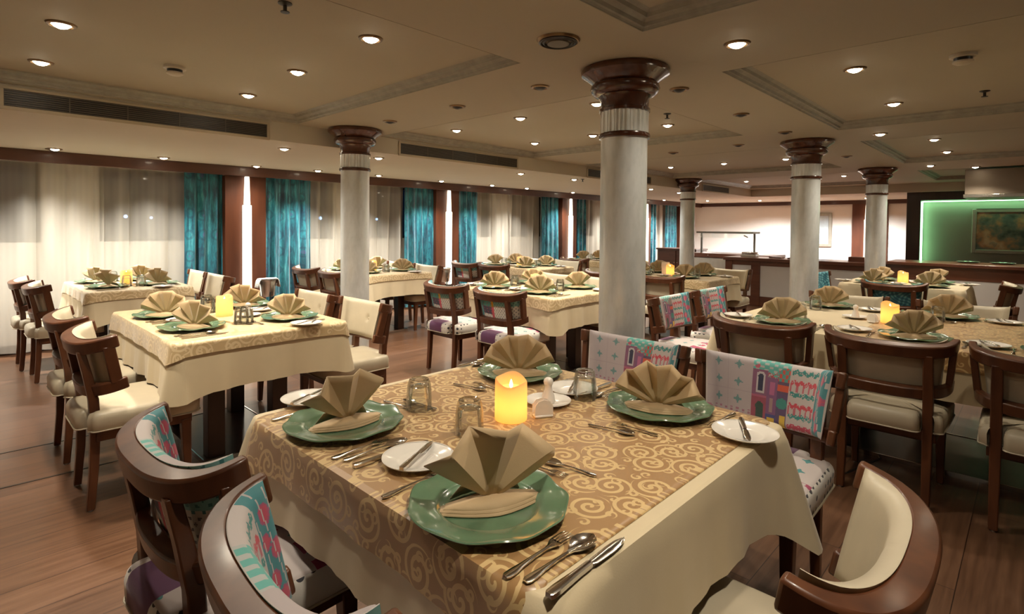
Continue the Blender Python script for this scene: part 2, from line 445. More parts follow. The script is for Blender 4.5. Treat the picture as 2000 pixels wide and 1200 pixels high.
# window wall with two openings per bay
PIL = [-.63, 2.63, 5.87, 9.18, 12.30, 14.36]
WIN = []
for i in range(4):
    p = PIL[i]
    WIN += [(p + .50, p + 1.34), (p + 1.83, p + 2.78)]
WIN.append((12.80, 13.95))
WZ0, WZ1 = 1.13, 1.95
wl = MB()
edge = [XA] + [e for w in WIN for e in w] + [XB]
for i in range(0, len(edge), 2): wl.box(edge[i], edge[i + 1], YB, YB + .12, 0, 2.45)
for w in WIN: wl.box(w[0], w[1], YB, YB + .12, 0, WZ0); wl.box(w[0], w[1], YB, YB + .12, WZ1, 2.45)
tag(wl.build('wall_left', M['wall_white'], smooth=False, fix=False), kind='structure')
for i, w in enumerate(WIN):
    e = empty('window_%d' % (i + 1), ((w[0] + w[1]) / 2, YB + .07, WZ0), kind='structure')
    hw = (w[1] - w[0]) / 2; hh = WZ1 - WZ0; m = MB()
    m.box(-hw, -hw + .035, -.03, .03, 0, hh); m.box(hw - .035, hw, -.03, .03, 0, hh); m.box(-hw + .035, hw - .035, -.03, .03, 0, .035); m.box(-hw + .035, hw - .035, -.03, .03, hh - .035, hh)
    m.build('window_frame', M['metal_dark'], e)
    m = MB(); m.box(-hw + .035, hw - .035, -.004, .004, .035, hh - .035); m.build('pane', M['pane'], e, smooth=False)
for name, b in (('wall_back', (XB, XB + .1, YA, YB, 0, 2.45)), ('wall_right', (XA, XB, YA - .1, YA, 0, 2.45)), ('wall_front', (XA - .1, XA, YA, YB, 0, 2.45))):
    tag(boxobj(name, b, M['wall_white'], bevel=0), kind='structure')
# brown band over the curtains and along the back wall
tag(boxobj('trim_20', (XA, XB - .06, 7.02, 7.07, 1.925, LZ), M['wood_band']), kind='structure')
tag(boxobj('trim_21', (XB - .06, XB, 2.1, 7.07, 1.945, LZ), M['wood_band']), kind='structure')
tag(boxobj('trim_22', (XA, XB, YB - .02, YB, 0, .09), M['wood_dark']), kind='structure')
tag(boxobj('trim_23', (XB - .03, XB, YA, 7.07, 0, .09), M['wood_dark']), kind='structure')

# pilasters and the tall stepped wall lamps on them
ORD = ['first', 'second', 'third', 'fourth', 'fifth', 'sixth']
for i, p in enumerate(PIL):
    tag(boxobj('trim_%d' % (30 + i), (p - .245, p + .245, 7.13, YB, 0, 1.93), M['wood_panel']), kind='structure')
VIS = PIL[1:]
def wall_lamp(loc, rz, label, h0=.36):
    e = empty('wall_lamp', loc, rz, label, 'wall lamp', 'tall stepped lamps on the brown pilasters')
    m = MB(); m.box(-.050, .050, -.060, 0, h0, 1.575); m.build('lower_diffuser', M['lamp_glow'], e, bevel=.012)
    m = MB(); m.bar((0, -.03, 1.58), (0, -.03, 1.925), .034, .026, .024, .02); m.build('upper_diffuser', M['lamp_glow'], e, bevel=.008)
    m = MB(); m.box(-.05, .05, -.07, 0, h0 - .025, h0 - .001); m.box(-.02, .02, -.02, 0, h0 - .06, h0 - .025); m.build('base_bracket', M['metal_dark'], e, bevel=.003)
    return e
for i, p in enumerate(VIS):
    wall_lamp((p, 7.13, 0), 0, ['tall glowing stepped wall lamp on the brown panel nearest the camera', 'tall glowing wall lamp on the second brown panel from the left', 'tall glowing wall lamp on the third brown panel from the left',
              'tall glowing wall lamp hidden by the right edge of the big column', 'tall glowing wall lamp beside the farthest silver column'][i])
# ------------------------------------------------------------------ curtains
def curtain(name, x0, x1, y, amp, wl_, mat, label, cat, z0=.035, z1=1.99, seed=0, group=None, taper=0.0):
    rnd = random.Random(seed); L = x1 - x0; nx = max(10, int(L / .014)); nz = 14; P = []; UV = []
    ph = rnd.random() * 6; k2 = rnd.uniform(.45, .7); lean = rnd.uniform(-.02, .02)
    s = 0.0; last = None
    for i in range(nx + 1):
        t = i / nx; x = x0 + L * t; row = []; uvr = []
        w = sin(2 * pi * x / wl_ + ph + 1.3 * sin(x * 5 + ph)) * .7 + .3 * sin(2 * pi * x / (wl_ * k2) + 2 * ph)
        if cat == 'sheer curtain': w = 1 - 1.7 * abs(sin(pi * x / wl_ + ph + .8 * sin(x * 4 + ph))) ** .75 + .25 * sin(2 * pi * x / (wl_ * k2) + 2 * ph)
        for j in range(nz + 1):
            q = j / nz; z = z1 + (z0 - z1) * q
            a = amp * (.45 + .55 * min(1, q * 2)) * (1 + .15 * sin(9 * x + 4 * q))
            dx = lean * q * sin(pi * t) + .012 * sin(3 * q + 7 * x) * q
            row.append((x + dx, y + a * w, z)); uvr.append((x + .25 * w * amp * 8 * .1, z))
        P.append(row); UV.append(uvr)
    m = MB(); m.quad_grid(P, uv=UV)
    hd = MB()
    o = m.build(name, mat, angle=80); tag(o, label, cat, group)
    return origin_at(o, (x0, y, 0))
tc = 'teal patterned curtain panels'
teals = [(1.97, 2.39, 'teal patterned curtain just left of the nearest wall lamp'), (2.88, 3.52, 'wide teal patterned curtain just right of the nearest wall lamp'),
         (5.06, 5.63, 'teal patterned curtain just left of the second wall lamp'), (6.12, 6.62, 'teal patterned curtain just right of the second wall lamp'),
         (8.34, 8.93, 'teal patterned curtain just left of the third wall lamp'), (9.43, 9.86, 'teal patterned curtain just right of the third wall lamp'),
         (12.56, 12.98, 'narrow teal curtain right of the big column, left one of two'), (13.50, 14.10, 'dark teal curtain beside the farthest silver column')]
for i, (a, b, lab) in enumerate(teals): curtain('teal_curtain', a, b, 7.22, .042, .14, M['teal'], lab, 'curtain', seed=i + 3, group=tc)
sheers = [(-1.0, 1.215, 'white sheer curtain at the far left edge of the photo'), (1.205, 2.02, 'white sheer curtain left of the nearest teal curtain'), (3.47, 4.29, 'white sheer curtain left of the slim silver column'),
          (4.33, 5.10, 'white sheer curtain right of the slim silver column'), (6.57, 7.46, 'white sheer curtain right of the second wall lamp, left half'), (7.50, 8.38, 'white sheer curtain left of the third wall lamp, right half'),
          (9.82, 12.05, 'white sheer curtain half hidden by the big column'), (12.95, 13.56, 'white sheer curtain between the two farthest teal curtains')]
for i, (a, b, lab) in enumerate(sheers): curtain('sheer_curtain', a, b, 7.30, .050, .29, M['sheer'], lab, 'sheer curtain', seed=i + 40, group='white sheer curtains')
# lights of the far shore seen through the panes
tag(boxobj('floor_quay', (-4, 26, 8.2, 19, -.3, -.02), M['metal_dark'], bevel=0), kind='structure')
for i, (x, y, z, r) in enumerate([(.6, 15, 1.55, .035), (.35, 15, 1.42, .03), (-.5, 15, 1.5, .02), (-1.6, 15, 1.45, .03), (1.6, 15, 1.47, .02), (3.4, 15, 1.48, .03), (2.9, 15, 1.5, .04), (6.2, 16, 1.7, .03), (8.1, 16, 1.55, .05), (8.6, 16, 1.62, .035), (9.6, 16, 1.5, .06), (10.1, 16, 1.55, .04), (13.2, 17, 1.75, .04), (14.6, 17, 1.5, .04), (17.2, 17, 1.6, .05)]):
    e = empty('shore_lamp', (x, y, -.02), 0, 'small bluish lamp of the night shore seen through a sheer curtain', 'distant lamp', 'lamps of the night shore')
    m = MB(); m.tube([(0, 0, 0), (0, 0, z - r * .8)], .012); m.build('post', M['metal_dark'], e)
    m = MB(); m.lathe([(r * sin(pi * k / 8), z - r * cos(pi * k / 8)) for k in range(1, 8)], 12); m.build('bulb', M['far_light'], e)

# ------------------------------------------------------------------ columns
def column(x, y, top, label):
    e = empty('column', (x, y, 0), 0, label, 'column', 'silver columns with brown capitals')
    k = top
    m = MB(); m.lathe([(.125, .0), (.125, k - .36)], 48); m.build('shaft', M['column'], e)
    m = MB(); m.lathe([(.125, 0), (.165, 0), (.165, .035), (.155, .05), (.145, .055), (.14, .075), (.126, .085)], 48, cap0=False, cap1=False); m.build('base_ring', M['wood_capital'], e)
    m = MB(); m.lathe([(.124, k - .375), (.136, k - .372), (.140, k - .360), (.136, k - .348), (.124, k - .345)], 48, cap0=False, cap1=False); m.build('neck_ring', M['wood_capital'], e)
    m = MB(); m.lathe([(.126, k - .345), (.126, k - .225)], 96, mod=lambda a, r, z: (r + .0035 * (1 if int(a / (2 * pi / 48)) % 2 else 0), z)); m.build('fluted_band', M['column'], e, angle=20)
    m = MB(); m.lathe([(.124, k - .232), (.136, k - .230), (.137, k - .215), (.128, k - .21), (.131, k - .165), (.142, k - .145), (.160, k - .14), (.178, k - .125), (.186, k - .105), (.182, k - .088), (.172, k - .08), (.186, k - .066), (.212, k - .046), (.234, k - .032), (.238, k - .015), (.232, k - .001)], 56)
    m.build('capital', M['wood_capital'], e)
    return e
column(2.585, 1.64, SZ, 'thick silver column with brown capital, nearest the camera')
column(2.585, 4.45, SZ, 'slim silver column left of the middle, before the nearest sheer curtains')
column(5.84, 1.64, SZ, 'silver column right of the big one, behind the long table')
column(9.095, 1.64, SZ, 'silver column standing just left of the green lit niche')
column(9.095, 4.45, SZ, 'smallest silver column in front of the buffet shelf')

# ------------------------------------------------------------------ ceiling fittings
def downlight(x, y, z, label, on=True, k=1.0, col=WARM):
    e = empty('downlight' if on else 'unlit_downlight', (x, y, z), 0, label, 'ceiling light', 'recessed ceiling downlights')
    m = MB(); m.lathe([(.036, -.001), (.038, -.007), (.046, -.011), (.056, -.008), (.060, -.001)], 28, cap0=False, cap1=False); m.build('trim_ring', M['bulb_trim'], e)
    m = MB(); m.lathe([(.002, -.022), (.016, -.020), (.028, -.014), (.036, -.005), (.037, -.001)], 24, cap1=False); m.build('bulb', M['bulb'] if on else M['black'], e)
    if on:
        ld = LIGHTD.get((k, col))
        if ld is None:
            ld = bpy.data.lights.new('spot_beam', 'SPOT'); ld.energy = LAMP_W * k; ld.color = col; ld.spot_size = radians(152 if k > 5 else 112 if k > 2 else 132); ld.spot_blend = 1.0; ld.shadow_soft_size = .035; LIGHTD[(k, col)] = ld
        lo = bpy.data.objects.new('spot_beam', ld); link(lo, e); lo.location = (0, 0, -.03)
    return e
LIGHTD = {}
def row(pts, z, desc, on=True, k=1.0, col=WARM):
    for i, (x, y) in enumerate(pts):
        w = desc if len(pts) == 1 else '%s, %s' % (desc, ('nearest', 'second nearest', 'third nearest', 'fourth nearest', 'fifth nearest', 'sixth nearest', 'seventh nearest', 'eighth nearest', 'ninth nearest', 'tenth nearest', 'farthest')[i])
        downlight(x, y, z, w, on, k, col)
row([(.40, 2.38)], TZ, 'lit downlight in the left ceiling tray, close to the upper left corner of the beam', k=.8)
row([(.39, 3.26), (.40, 4.11)], TZ, 'lit downlight in the left ceiling tray, front row', k=1.2)
row([(1.46, 2.37)], TZ, 'lit downlight in the left ceiling tray, nearest to the dark air diffuser', k=.62)
row([(1.48, 3.21), (1.51, 4.05)], TZ, 'lit downlight in the left ceiling tray, back row', k=1.2)
row([(3.36, 2.37), (3.38, 3.16), (3.41, 4.02)], TZ, 'lit downlight in the middle ceiling tray, front row', k=1.2)
row([(4.47, 2.39), (4.49, 3.21), (4.49, 3.98)], TZ, 'lit downlight in the middle ceiling tray, back row', k=1.2)
row([(7.63, 2.39), (7.62, 3.20), (7.60, 4.00)], TZ, 'lit downlight in the third ceiling tray from the camera', k=.9)
row([(10.65, 2.40), (10.64, 3.22), (10.80, 4.09)], TZ, 'lit downlight in the farthest ceiling tray', k=.9)
row([(.75, .15)], TZ, 'lit downlight above the camera side of the front table', k=.9)
row([(1.52, .78)], TZ, 'lit downlight above the middle of the front table', k=.32)
row([(3.60, .77), (4.77, .77)], TZ, 'lit downlight in the right ceiling tray before the columns', k=.42)
row([(3.60, -.25), (4.77, -.25)], TZ, 'lit downlight in the right ceiling tray near the right edge', k=.14)
row([(6.91, .77), (8.09, .78)], TZ, 'lit downlight in the ceiling tray nearer the green niche', k=1.0)
row([(2.55, 1.02)], SZ, 'lit downlight on the beam above the big column', k=.5)
row([(5.79, 1.03), (9.05, 1.04)], SZ, 'lit downlight on the beam right of a column', k=.9)
row([(9.60, .62)], SZ, 'lit downlight shining at the edge of the hanging hood', k=1.7)
row([(2.63, 6.80)], LZ, 'lit downlight right above the nearest tall wall lamp', k=.7)
row([(1.64, 6.72), (3.37, 6.72), (4.25, 6.68), (5.40, 6.72), (6.50, 6.72), (7.40, 6.74), (8.85, 6.80), (10.6, 6.75), (12.6, 6.8)], LZ, 'lit downlight close above the window curtains', k=2.75, col=PALE)
row([(-.15, 6.75), (.75, 6.75)], LZ, 'lit downlight above the left sheer curtain', k=2.75, col=PALE)
row([(2.19, 5.02), (3.14, 4.94), (5.28, 4.92), (6.43, 4.92), (8.89, 5.06), (10.13, 5.15)], LZ, 'lit downlight on the low ceiling under the vents', k=1.3, col=PALE)
row([(13.55, 6.1), (14.1, 5.0), (14.1, 3.9), (14.2, 2.75)], LZ, 'lit downlight before the white back wall', k=7.0, col=(1.0, .97, .93))
row([(2.54, 2.21), (2.56, 3.01), (2.56, 3.86)], SZ, 'dark unlit downlight on the beam between left and middle tray', on=False)
row([(3.15, 1.61), (4.15, 1.62), (5.17, 1.63), (7.33, 1.63)], SZ, 'dark unlit downlight on the beam behind the big column', on=False)
row([(5.66, 2.23), (5.77, 3.01)], SZ, 'dark unlit downlight on the beam after the middle tray', on=False)
row([(.74, 6.80)], LZ, 'dark unlit spotlight above the sheer curtain at far left', on=False)

def air_disc(x, y, z):
    e = empty('ceiling_diffuser', (x, y, z), 0, 'dark round air diffuser in the ceiling left of the big capital', 'air vent')
    m = MB(); m.lathe([(.012, -.022), (.05, -.020), (.052, -.014)], 28, cap1=False); m.build('core', M['grille'], e)
    for r in (.06, .076):
        m = MB(); m.lathe([(r, -.012), (r + .004, -.018), (r + .012, -.014), (r + .008, -.004)], 28, cap0=False, cap1=False); m.build('ring', M['metal_dark'], e)
    m = MB(); m.lathe([(.084, -.012), (.094, -.010), (.100, -.001)], 28, cap0=False, cap1=False); m.build('rim', M['bulb_trim'], e)
air_disc(1.96, 1.60, SZ)
def detector(x, y, label):
    e = empty('smoke_detector', (x, y, TZ), 0, label, 'smoke detector')
    m = MB(); m.lathe([(.058, 0), (.058, -.014), (.048, -.018)], 28, cap0=False); m.build('base', M['plastic'], e)
    m = MB(); m.lathe([(.040, -.018), (.038, -.034)], 24); m.build('sensor_slots', M['black'], e)
    m = MB(); m.lathe([(.044, -.034), (.044, -.042), (.03, -.050), (.004, -.052)], 24); m.build('cap', M['plastic'], e)
detector(.95, 3.65, 'white smoke detector in the left ceiling tray'); detector(3.68, .30, 'white smoke detector in the right ceiling tray')
def sprinkler(x, y, z, label):
    e = empty('sprinkler', (x, y, z), 0, label, 'sprinkler', 'ceiling sprinklers')
    m = MB(); m.lathe([(.028, 0), (.028, -.004), (.014, -.010)], 20, cap0=False); m.build('rosette', M['metal_dark'], e)
    m = MB(); m.tube([(0, 0, -.008), (0, 0, -.034)], .008); m.build('stem', M['metal_dark'], e)
    m = MB(); m.lathe([(.004, -.034), (.018, -.036), (.018, -.039), (.004, -.040)], 16); m.build('deflector', M['metal_dark'], e)
for a in [(.99, 2.26, TZ, 'dark sprinkler head in the left ceiling tray'), (3.77, 2.02, SZ, 'dark sprinkler head right of the big column'), (4.73, .27, TZ, 'dark sprinkler head in the right ceiling tray'), (6.50, 4.82, LZ, 'dark sprinkler head on the low ceiling near the second vent')]: sprinkler(*a)

def vent(x0, x1, label):
    e = empty('air_vent', ((x0 + x1) / 2, FASC_V, 2.055), 0, label, 'air vent', 'long air vents in the fascia')
    w = (x1 - x0) / 2; h = .105; m = MB(); t = .022
    m.box(-w - t, w + t, -.012, 0, -t, 0); m.box(-w - t, w + t, -.012, 0, h, h + t * .8); m.box(-w - t, -w, -.012, 0, 0, h); m.box(w, w + t, -.012, 0, 0, h)
    m.build('frame', M['vent_frame'], e, bevel=.003)
    m = MB(); m.box(-w, w, -.003, 0, 0, h); m.build('backing', M['black'], e)
    m = MB()
    for i in range(8):
        z = .006 + i * (h - .012) / 7
        m.box(-w, w, -.009, -.003, z - .0025, z + .0025)
    nb = max(1, int((x1 - x0) / .3))
    for i in range(nb + 1): xx = -w + i * 2 * w / nb; m.box(max(-w, xx - .003), min(w, xx + .003), -.0095, -.003, 0, h)
    m.build('louvers', M['grille'], e)
vent(.27, 1.86, 'longest slotted air vent in the fascia at upper left'); vent(3.17, 4.86, 'slotted air vent in the fascia right of the slim column')
vent(6.32, 8.05, 'slotted air vent partly behind the big column'); vent(10.0, 11.2, 'small slotted air vent beside the farthest column capital')

# ------------------------------------------------------------------ chairs
DP, WT = .165, .288
def ring(t, z0, off):
    p = .77
    w = WT - .10 * (.80 - z0)
    def plan(tt):
        s, c = sin(tt), cos(tt)
        return Vector((DP * (1 - max(0, c) ** p), w * (1 if s >= 0 else -1) * abs(s) ** p, 0))
    a = plan(max(-pi / 2, t - .02)); b = plan(min(pi / 2, t + .02)); q = plan(t)
    tg = (b - a).normalized(); nn = Vector((tg.y, -tg.x, 0))
    q = q + nn * off
    return Vector((q.x + .20 * (.80 - z0), q.y, z0 + .26 * (q.x if q.x < DP else DP)))
TS = [-pi / 2 + pi * i / 40 for i in range(41)]
TS = [-pi / 2 * (1 if t < 0 else -1) * (abs(t) / (pi / 2)) ** 1.25 * -1 * -1 for t in TS]
TS = sorted(TS)
def rail_mb(zt, zb, th):
    m = MB(); P = []
    for t in TS:
        k = th * (.62 + .38 * cos(t))
        P.append([ring(t, zb, 0), ring(t, zt, 0), ring(t, zt, k), ring(t, zb, k)])
    m.quad_grid(P, closed_v=True); m.ngon(P[0]); m.ngon(P[-1], flip=True)
    return m

def inrect(u, v, a, b, c, d): return a <= u <= b and c <= v <= d
def paint_front(u, v):
    h = (sin(u * 127.1 + v * 311.7) * 43758.5453) % 1.0
    if u < .37:
        c = (.44, .385, .395)
        for cx in (.085, .255):
            for cy in (.30, .58, .86):
                du, dv = abs(u - cx) * 2.0, abs(v - cy)
                if du * dv < .0006 and du + dv < .075: return (.13, .27, .27)
        if v < .16 and (sin(u * 130) > .2 and sin(v * 110 + u * 40) > -.3): return (.35, .16, .22)
        if abs(u - .17) < .003 or abs(v - .44) < .004 or abs(v - .72) < .004: c = (.40, .345, .365)
        return c
    if u < .655:
        x = (u - .37) / .285
        sky = (.10, .40, .36) if sin(u * 90) * sin(v * 60 + 2) > -.2 else (.42, .45, .44)
        if v > .86 + .06 * sin(x * 9): return sky
        if (x - .10) ** 2 * .5 + (v - .90) ** 2 < .003: return (.5, .10, .16)
        c = (.18, .075, .15)
        if x < .42:
            c = (.22, .085, .165) if v > .42 else (.30, .06, .10)
            if v > .84: return sky
            if inrect(x, v, .10, .34, .46, .74) or (x - .22) ** 2 * .3 + (v - .74) ** 2 < .0045: c = (.50, .46, .48)
            if inrect(x, v, .145, .295, .50, .72) or (x - .22) ** 2 * .3 + (v - .72) ** 2 < .002: c = (.015, .02, .06)
            if inrect(x, v, .12, .34, 0, .26) or (x - .23) ** 2 * .35 + (v - .26) ** 2 < .005: c = (.02, .06, .045)
            if .40 < v < .43: c = (.40, .10, .18)
        elif x < .70:
            if v > .74: return sky if h > .3 else (.42, .06, .08)
            c = (.20, .08, .19)
            if inrect(x, v, .48, .62, .46, .66): c = (.42, .12, .25)
            if inrect(x, v, .50, .60, .20, .42): c = (.35, .22, .22)
            if v < .16: c = (.65, .42, .04) if inrect(x, v, .45, .66, 0, .12) else (.05, .06, .22)
        else:
            if v > .70: c = (.55, .07, .05) if sin(x * 40) * sin(v * 46) > .1 else (.08, .30, .27)
            elif v > .52: c = (.60, .09, .04) if abs(v - .60) < .05 else (.10, .06, .12)
            else:
                c = (.10, .06, .15)
                if (x - .84) ** 2 * .3 + (v - .36) ** 2 < .007: c = (.04, .25, .22)
                if inrect(x, v, .80, .98, .0, .18): c = (.68, .45, .05)
        return c
    if u < .89:
        x = (u - .655) / .235
        c = (.52, .47, .46)
        for k, (v0, cc) in enumerate(((.88, (.03, .24, .23)), (.72, (.55, .055, .085)), (.54, (.03, .24, .23)), (.37, (.55, .055, .085)), (.22, (.03, .26, .25)), (.06, (.50, .05, .10)))):
            d = abs(v - v0 + .015 * sin(x * 26 + k))
            if d < .033 and .06 < x < .97: return cc if h < .88 else (.5, .42, .42)
            if k % 2 and 0 < v0 - v < .13 and sin(x * 30) > .55: return (.48, .12, .16)
        return c
    x = (u - .89) / .11
    c = (.04, .22, .25)
    for cx, cy, r in ((.55, .82, .085), (.30, .62, .07), (.75, .52, .08), (.35, .30, .085), (.7, .14, .07)):
        dd = ((x - cx) * .28) ** 2 + (v - cy) ** 2
        if dd < r * r: c = (.46, .06, .11) if dd < r * r * .6 else (.33, .07, .16)
    if sin(x * 14 + v * 9) > .93: c = (.45, .42, .42)
    return c
def paint_back(u, v):
    i, j = int(u * 9), int(v * 4); h = (sin(i * 12.9898 + j * 78.233) * 43758.5453) % 1.0
    cols = [(.76, .73, .66), (.07, .46, .50), (.66, .08, .12), (.75, .73, .69), (.13, .55, .57), (.80, .77, .71), (.05, .05, .09), (.80, .52, .05)]
    c = cols[int(h * 8) % 8]
    if u < .5:
        c = (.80, .77, .69) if v < .55 else (.26, .60, .58)
        if sin(u * 120) * sin(v * 50) > .55: c = (.16, .16, .17) if v < .5 else (.05, .26, .28)
    elif sin(u * 70 + 6 * sin(v * 8)) * sin(v * 34) > .75: c = (.50, .07, .10)
    return c
def paint_teal(u, v):
    s = sin(u * 60 + 3 * sin(v * 9)) * sin(v * 30 + 2 * sin(u * 20))
    return (.01, .12, .19) if s < -.2 else (.03, .25, .33) if s < .5 else (.20, .50, .55)

def pad_obj(parent, style):
    z0, z1, T = .540, .788, radians(87)
    nu, nv = (150, 60) if style != 'cream' else (48, 16)
    ts = [-T + 2 * T * i / nu for i in range(nu + 1)]
    # even spacing along the arc
    pts = [ring(t, .66, .07) for t in [-T + 2 * T * i / 400 for i in range(401)]]; acc = [0]
    for a, b in zip(pts, pts[1:]): acc.append(acc[-1] + (b - a).length)
    ts = []; k = 0
    for i in range(nu + 1):
        s = acc[-1] * i / nu
        while k < 399 and acc[k + 1] < s: k += 1
        f = (s - acc[k]) / max(1e-9, acc[k + 1] - acc[k]); ts.append(-T + 2 * T * (k + min(1, f)) / 400)
    front, back = [], []
    for i, t in enumerate(ts):
        u = i / nu; fr, bk = [], []
        for j in range(nv + 1):
            v = j / nv; e = min(1, min(u, 1 - u) / .05); e2 = min(1, min(v, 1 - v) / .10)
            rnd = sqrt(max(0, 1 - (1 - e) ** 2)) * sqrt(max(0, 1 - (1 - e2) ** 2))
            off = .048 + .026 * rnd + .006 * sin(pi * v)
            if style == 'cream':
                d2 = ((u - .5) * 2.0) ** 2 + (v - .52) ** 2
                off -= .016 * exp(-d2 / .0045)
                off -= .003 * exp(-((u - .5) * .55 / .012) ** 2) * (1 if v < .52 else .5)
            z = z0 + (z1 - z0) * v
            fr.append(ring(t, z, off)); bk.append(ring(t, z, .046))
        front.append(fr); back.append(bk)
    m = MB(); m.quad_grid(front); nf = len(m.f)
    m.quad_grid(back, flip=True); nb = len(m.f)
    for i in range(nu):
        for A in (0, nv):
            q = [front[i][A], front[i + 1][A], back[i + 1][A], back[i][A]]
            m.ngon(q, flip=(A == nv))
    for A in (0, nu):
        for j in range(nv): m.ngon([front[A][j], back[A][j], back[A][j + 1], front[A][j + 1]], flip=(A == nu))
    if style == 'cream':
        o = m.build('backrest', M['leather'], parent, angle=60)
        b = MB(); c = ring(0, z0 + (z1 - z0) * .52, .080 - .017); b.lathe([(.0005, .0), (.007, .001), (.011, .004), (.011, .006)], 14)
        for k, vv in enumerate(b.v): b.v[k] = (c.x + .008 - vv[2], c.y + vv[0], c.z + vv[1])
        b.build('button', M['leather'], o)
        return o
    pf = paint_front if style == 'print' else paint_teal; pb = paint_back if style == 'print' else paint_teal
    cell = nu * nv
    def color(idx, p):
        if idx < cell: i, j = divmod(idx, nv); return pf((i + .5) / nu, (j + .5) / nv)
        if idx < 2 * cell: i, j = divmod(idx - cell, nv); return pb((i + .5) / nu, (j + .5) / nv)
        return (.50, .46, .44) if style == 'print' else (.02, .15, .2)
    o = m.build('backrest', M['pattern'], parent, angle=60, color=color)
    o['label'] = 'backrest in printed fabric with houses, flowers and stars' if style == 'print' else 'backrest in teal fabric'
    return o

def seat_outline():
    pts = []
    def arc(cx, cy, r, a0, a1, n=5):
        for i in range(n + 1):
            a = radians(a0 + (a1 - a0) * i / n); pts.append((cx + r * cos(a), cy + r * sin(a)))
    arc(.475, -.185, .06, -90, 0); arc(.475, .185, .06, 0, 90)          # front corners
    pts.append((.30, .243)); arc(.10, .215, .022, 90, 180, 4)
    pts += [(.066, .206), (.120, .204), (.120, .150), (.063, .150)]
    arc(.055, .125, .025, 60, 180, 3)
    h = pts[12:]; full = pts[:12] + h
    mir = [(x, -y) for x, y in reversed(h)]
    return full + mir
def make_chair(style):
    e = empty('dining_chair'); e['category'] = 'chair'
    wd = M['wood']
    pad_obj(e, style)
    rail_mb(.786, .728, .050).build('top_rail', wd, e, bevel=.007)
    rail_mb(.580, .526, .042).build('lower_rail', wd, e, bevel=.006)
    for s in (-1, 1):
        t = s * radians(80)
        a = ring(t, .565, .014); b = ring(t, .740, .014)
        m = MB(); m.bar(a, b, .024, .014); m.build('side_stile', wd, e, bevel=.004)
        m = MB(); P = []
        for z, x, hx, hy in ((.006, .078, .016, .017), (.20, .092, .018, .019), (.40, .098, .020, .021), (.52, .092, .020, .021), (.64, .070, .018, .021), (.750, .046, .016, .020)):
            P.append([(x - hx, s * .178 - hy, z), (x + hx, s * .178 - hy, z), (x + hx, s * .178 + hy, z), (x - hx, s * .178 + hy, z)])
        m.quad_grid(P, closed_v=True); m.ngon(P[0]); m.ngon(P[-1], flip=True); lg = m.build('leg', wd, e, bevel=.004)
        m = MB(); m.lathe([(.011, 0), (.012, .006)], 12, c=(.078, s * .178, 0)); m.build('glide', M['steel'], lg)
        m = MB(); m.bar((.478, s * .195, .006), (.468, s * .192, .345), .015, .015, .023, .023); lg = m.build('leg', wd, e, bevel=.004)
        m = MB(); m.lathe([(.010, 0), (.011, .006)], 12, c=(.478, s * .195, 0)); m.build('glide', M['steel'], lg)
    m = MB(); m.box(.100, .495, -.21, -.186, .325, .375); m.box(.100, .495, .186, .21, .325, .375); m.box(.472, .496, -.186, .186, .325, .375); m.box(.100, .122, -.186, .186, .325, .375)
    m.build('seat_frame', wd, e, bevel=.003)
    ol = seat_outline(); cx = .28; m = MB(); P = []
    for z, k in ((.376, .97), (.385, 1.0), (.435, 1.006), (.452, .985), (.462, .955), (.468, .90)):
        P.append([(cx + (x - cx) * k, y * k, z) for x, y in ol])
    P = [list(r) for r in zip(*P)]
    m.quad_grid(P, closed_u=True); m.ngon([r[0] for r in P], flip=True)
    top = [r[-1] for r in P]; b0 = len(m.v); m.v += top; m.v.append((cx, 0, .478)); c = len(m.v) - 1; n = len(top)
    inner = [(cx + (x - cx) * .6, y * .6, .4765) for x, y, z in top]; b1 = len(m.v); m.v += inner
    for i in range(n):
        j = (i + 1) % n; m.f.append([b0 + i, b0 + j, b1 + j, b1 + i]); m.f.append([b1 + i, b1 + j, c])
    so = m.build('seat', M['leather'] if style == 'cream' else M['seat_print'] if style == 'print' else M['seat_teal'], e, angle=50)
    if style == 'print': so['label'] = 'seat in printed fabric with stars, dots and purple band'
    m = MB(); rim = [Vector((cx + (x - cx) * 1.006, y * 1.006, .381)) for x, y in ol]
    m.tube(rim + [rim[0]], .0035, 6); m.build('piping', M['leather'], so)
    return e
PROTO = {}
def chair(style, x, y, face, label, group):
    rz = radians(face)
    if style not in PROTO:
        o = make_chair(style); PROTO[style] = o; o.location = (x, y, 0); o.rotation_euler = (0, 0, rz)
        tag(o, label, 'chair', group); return o
    return copy_tree(PROTO[style], (x, y, 0), rz, label, group)
cg = 'cream upholstered barrel-back chairs'; pg = 'printed fabric barrel-back chairs'
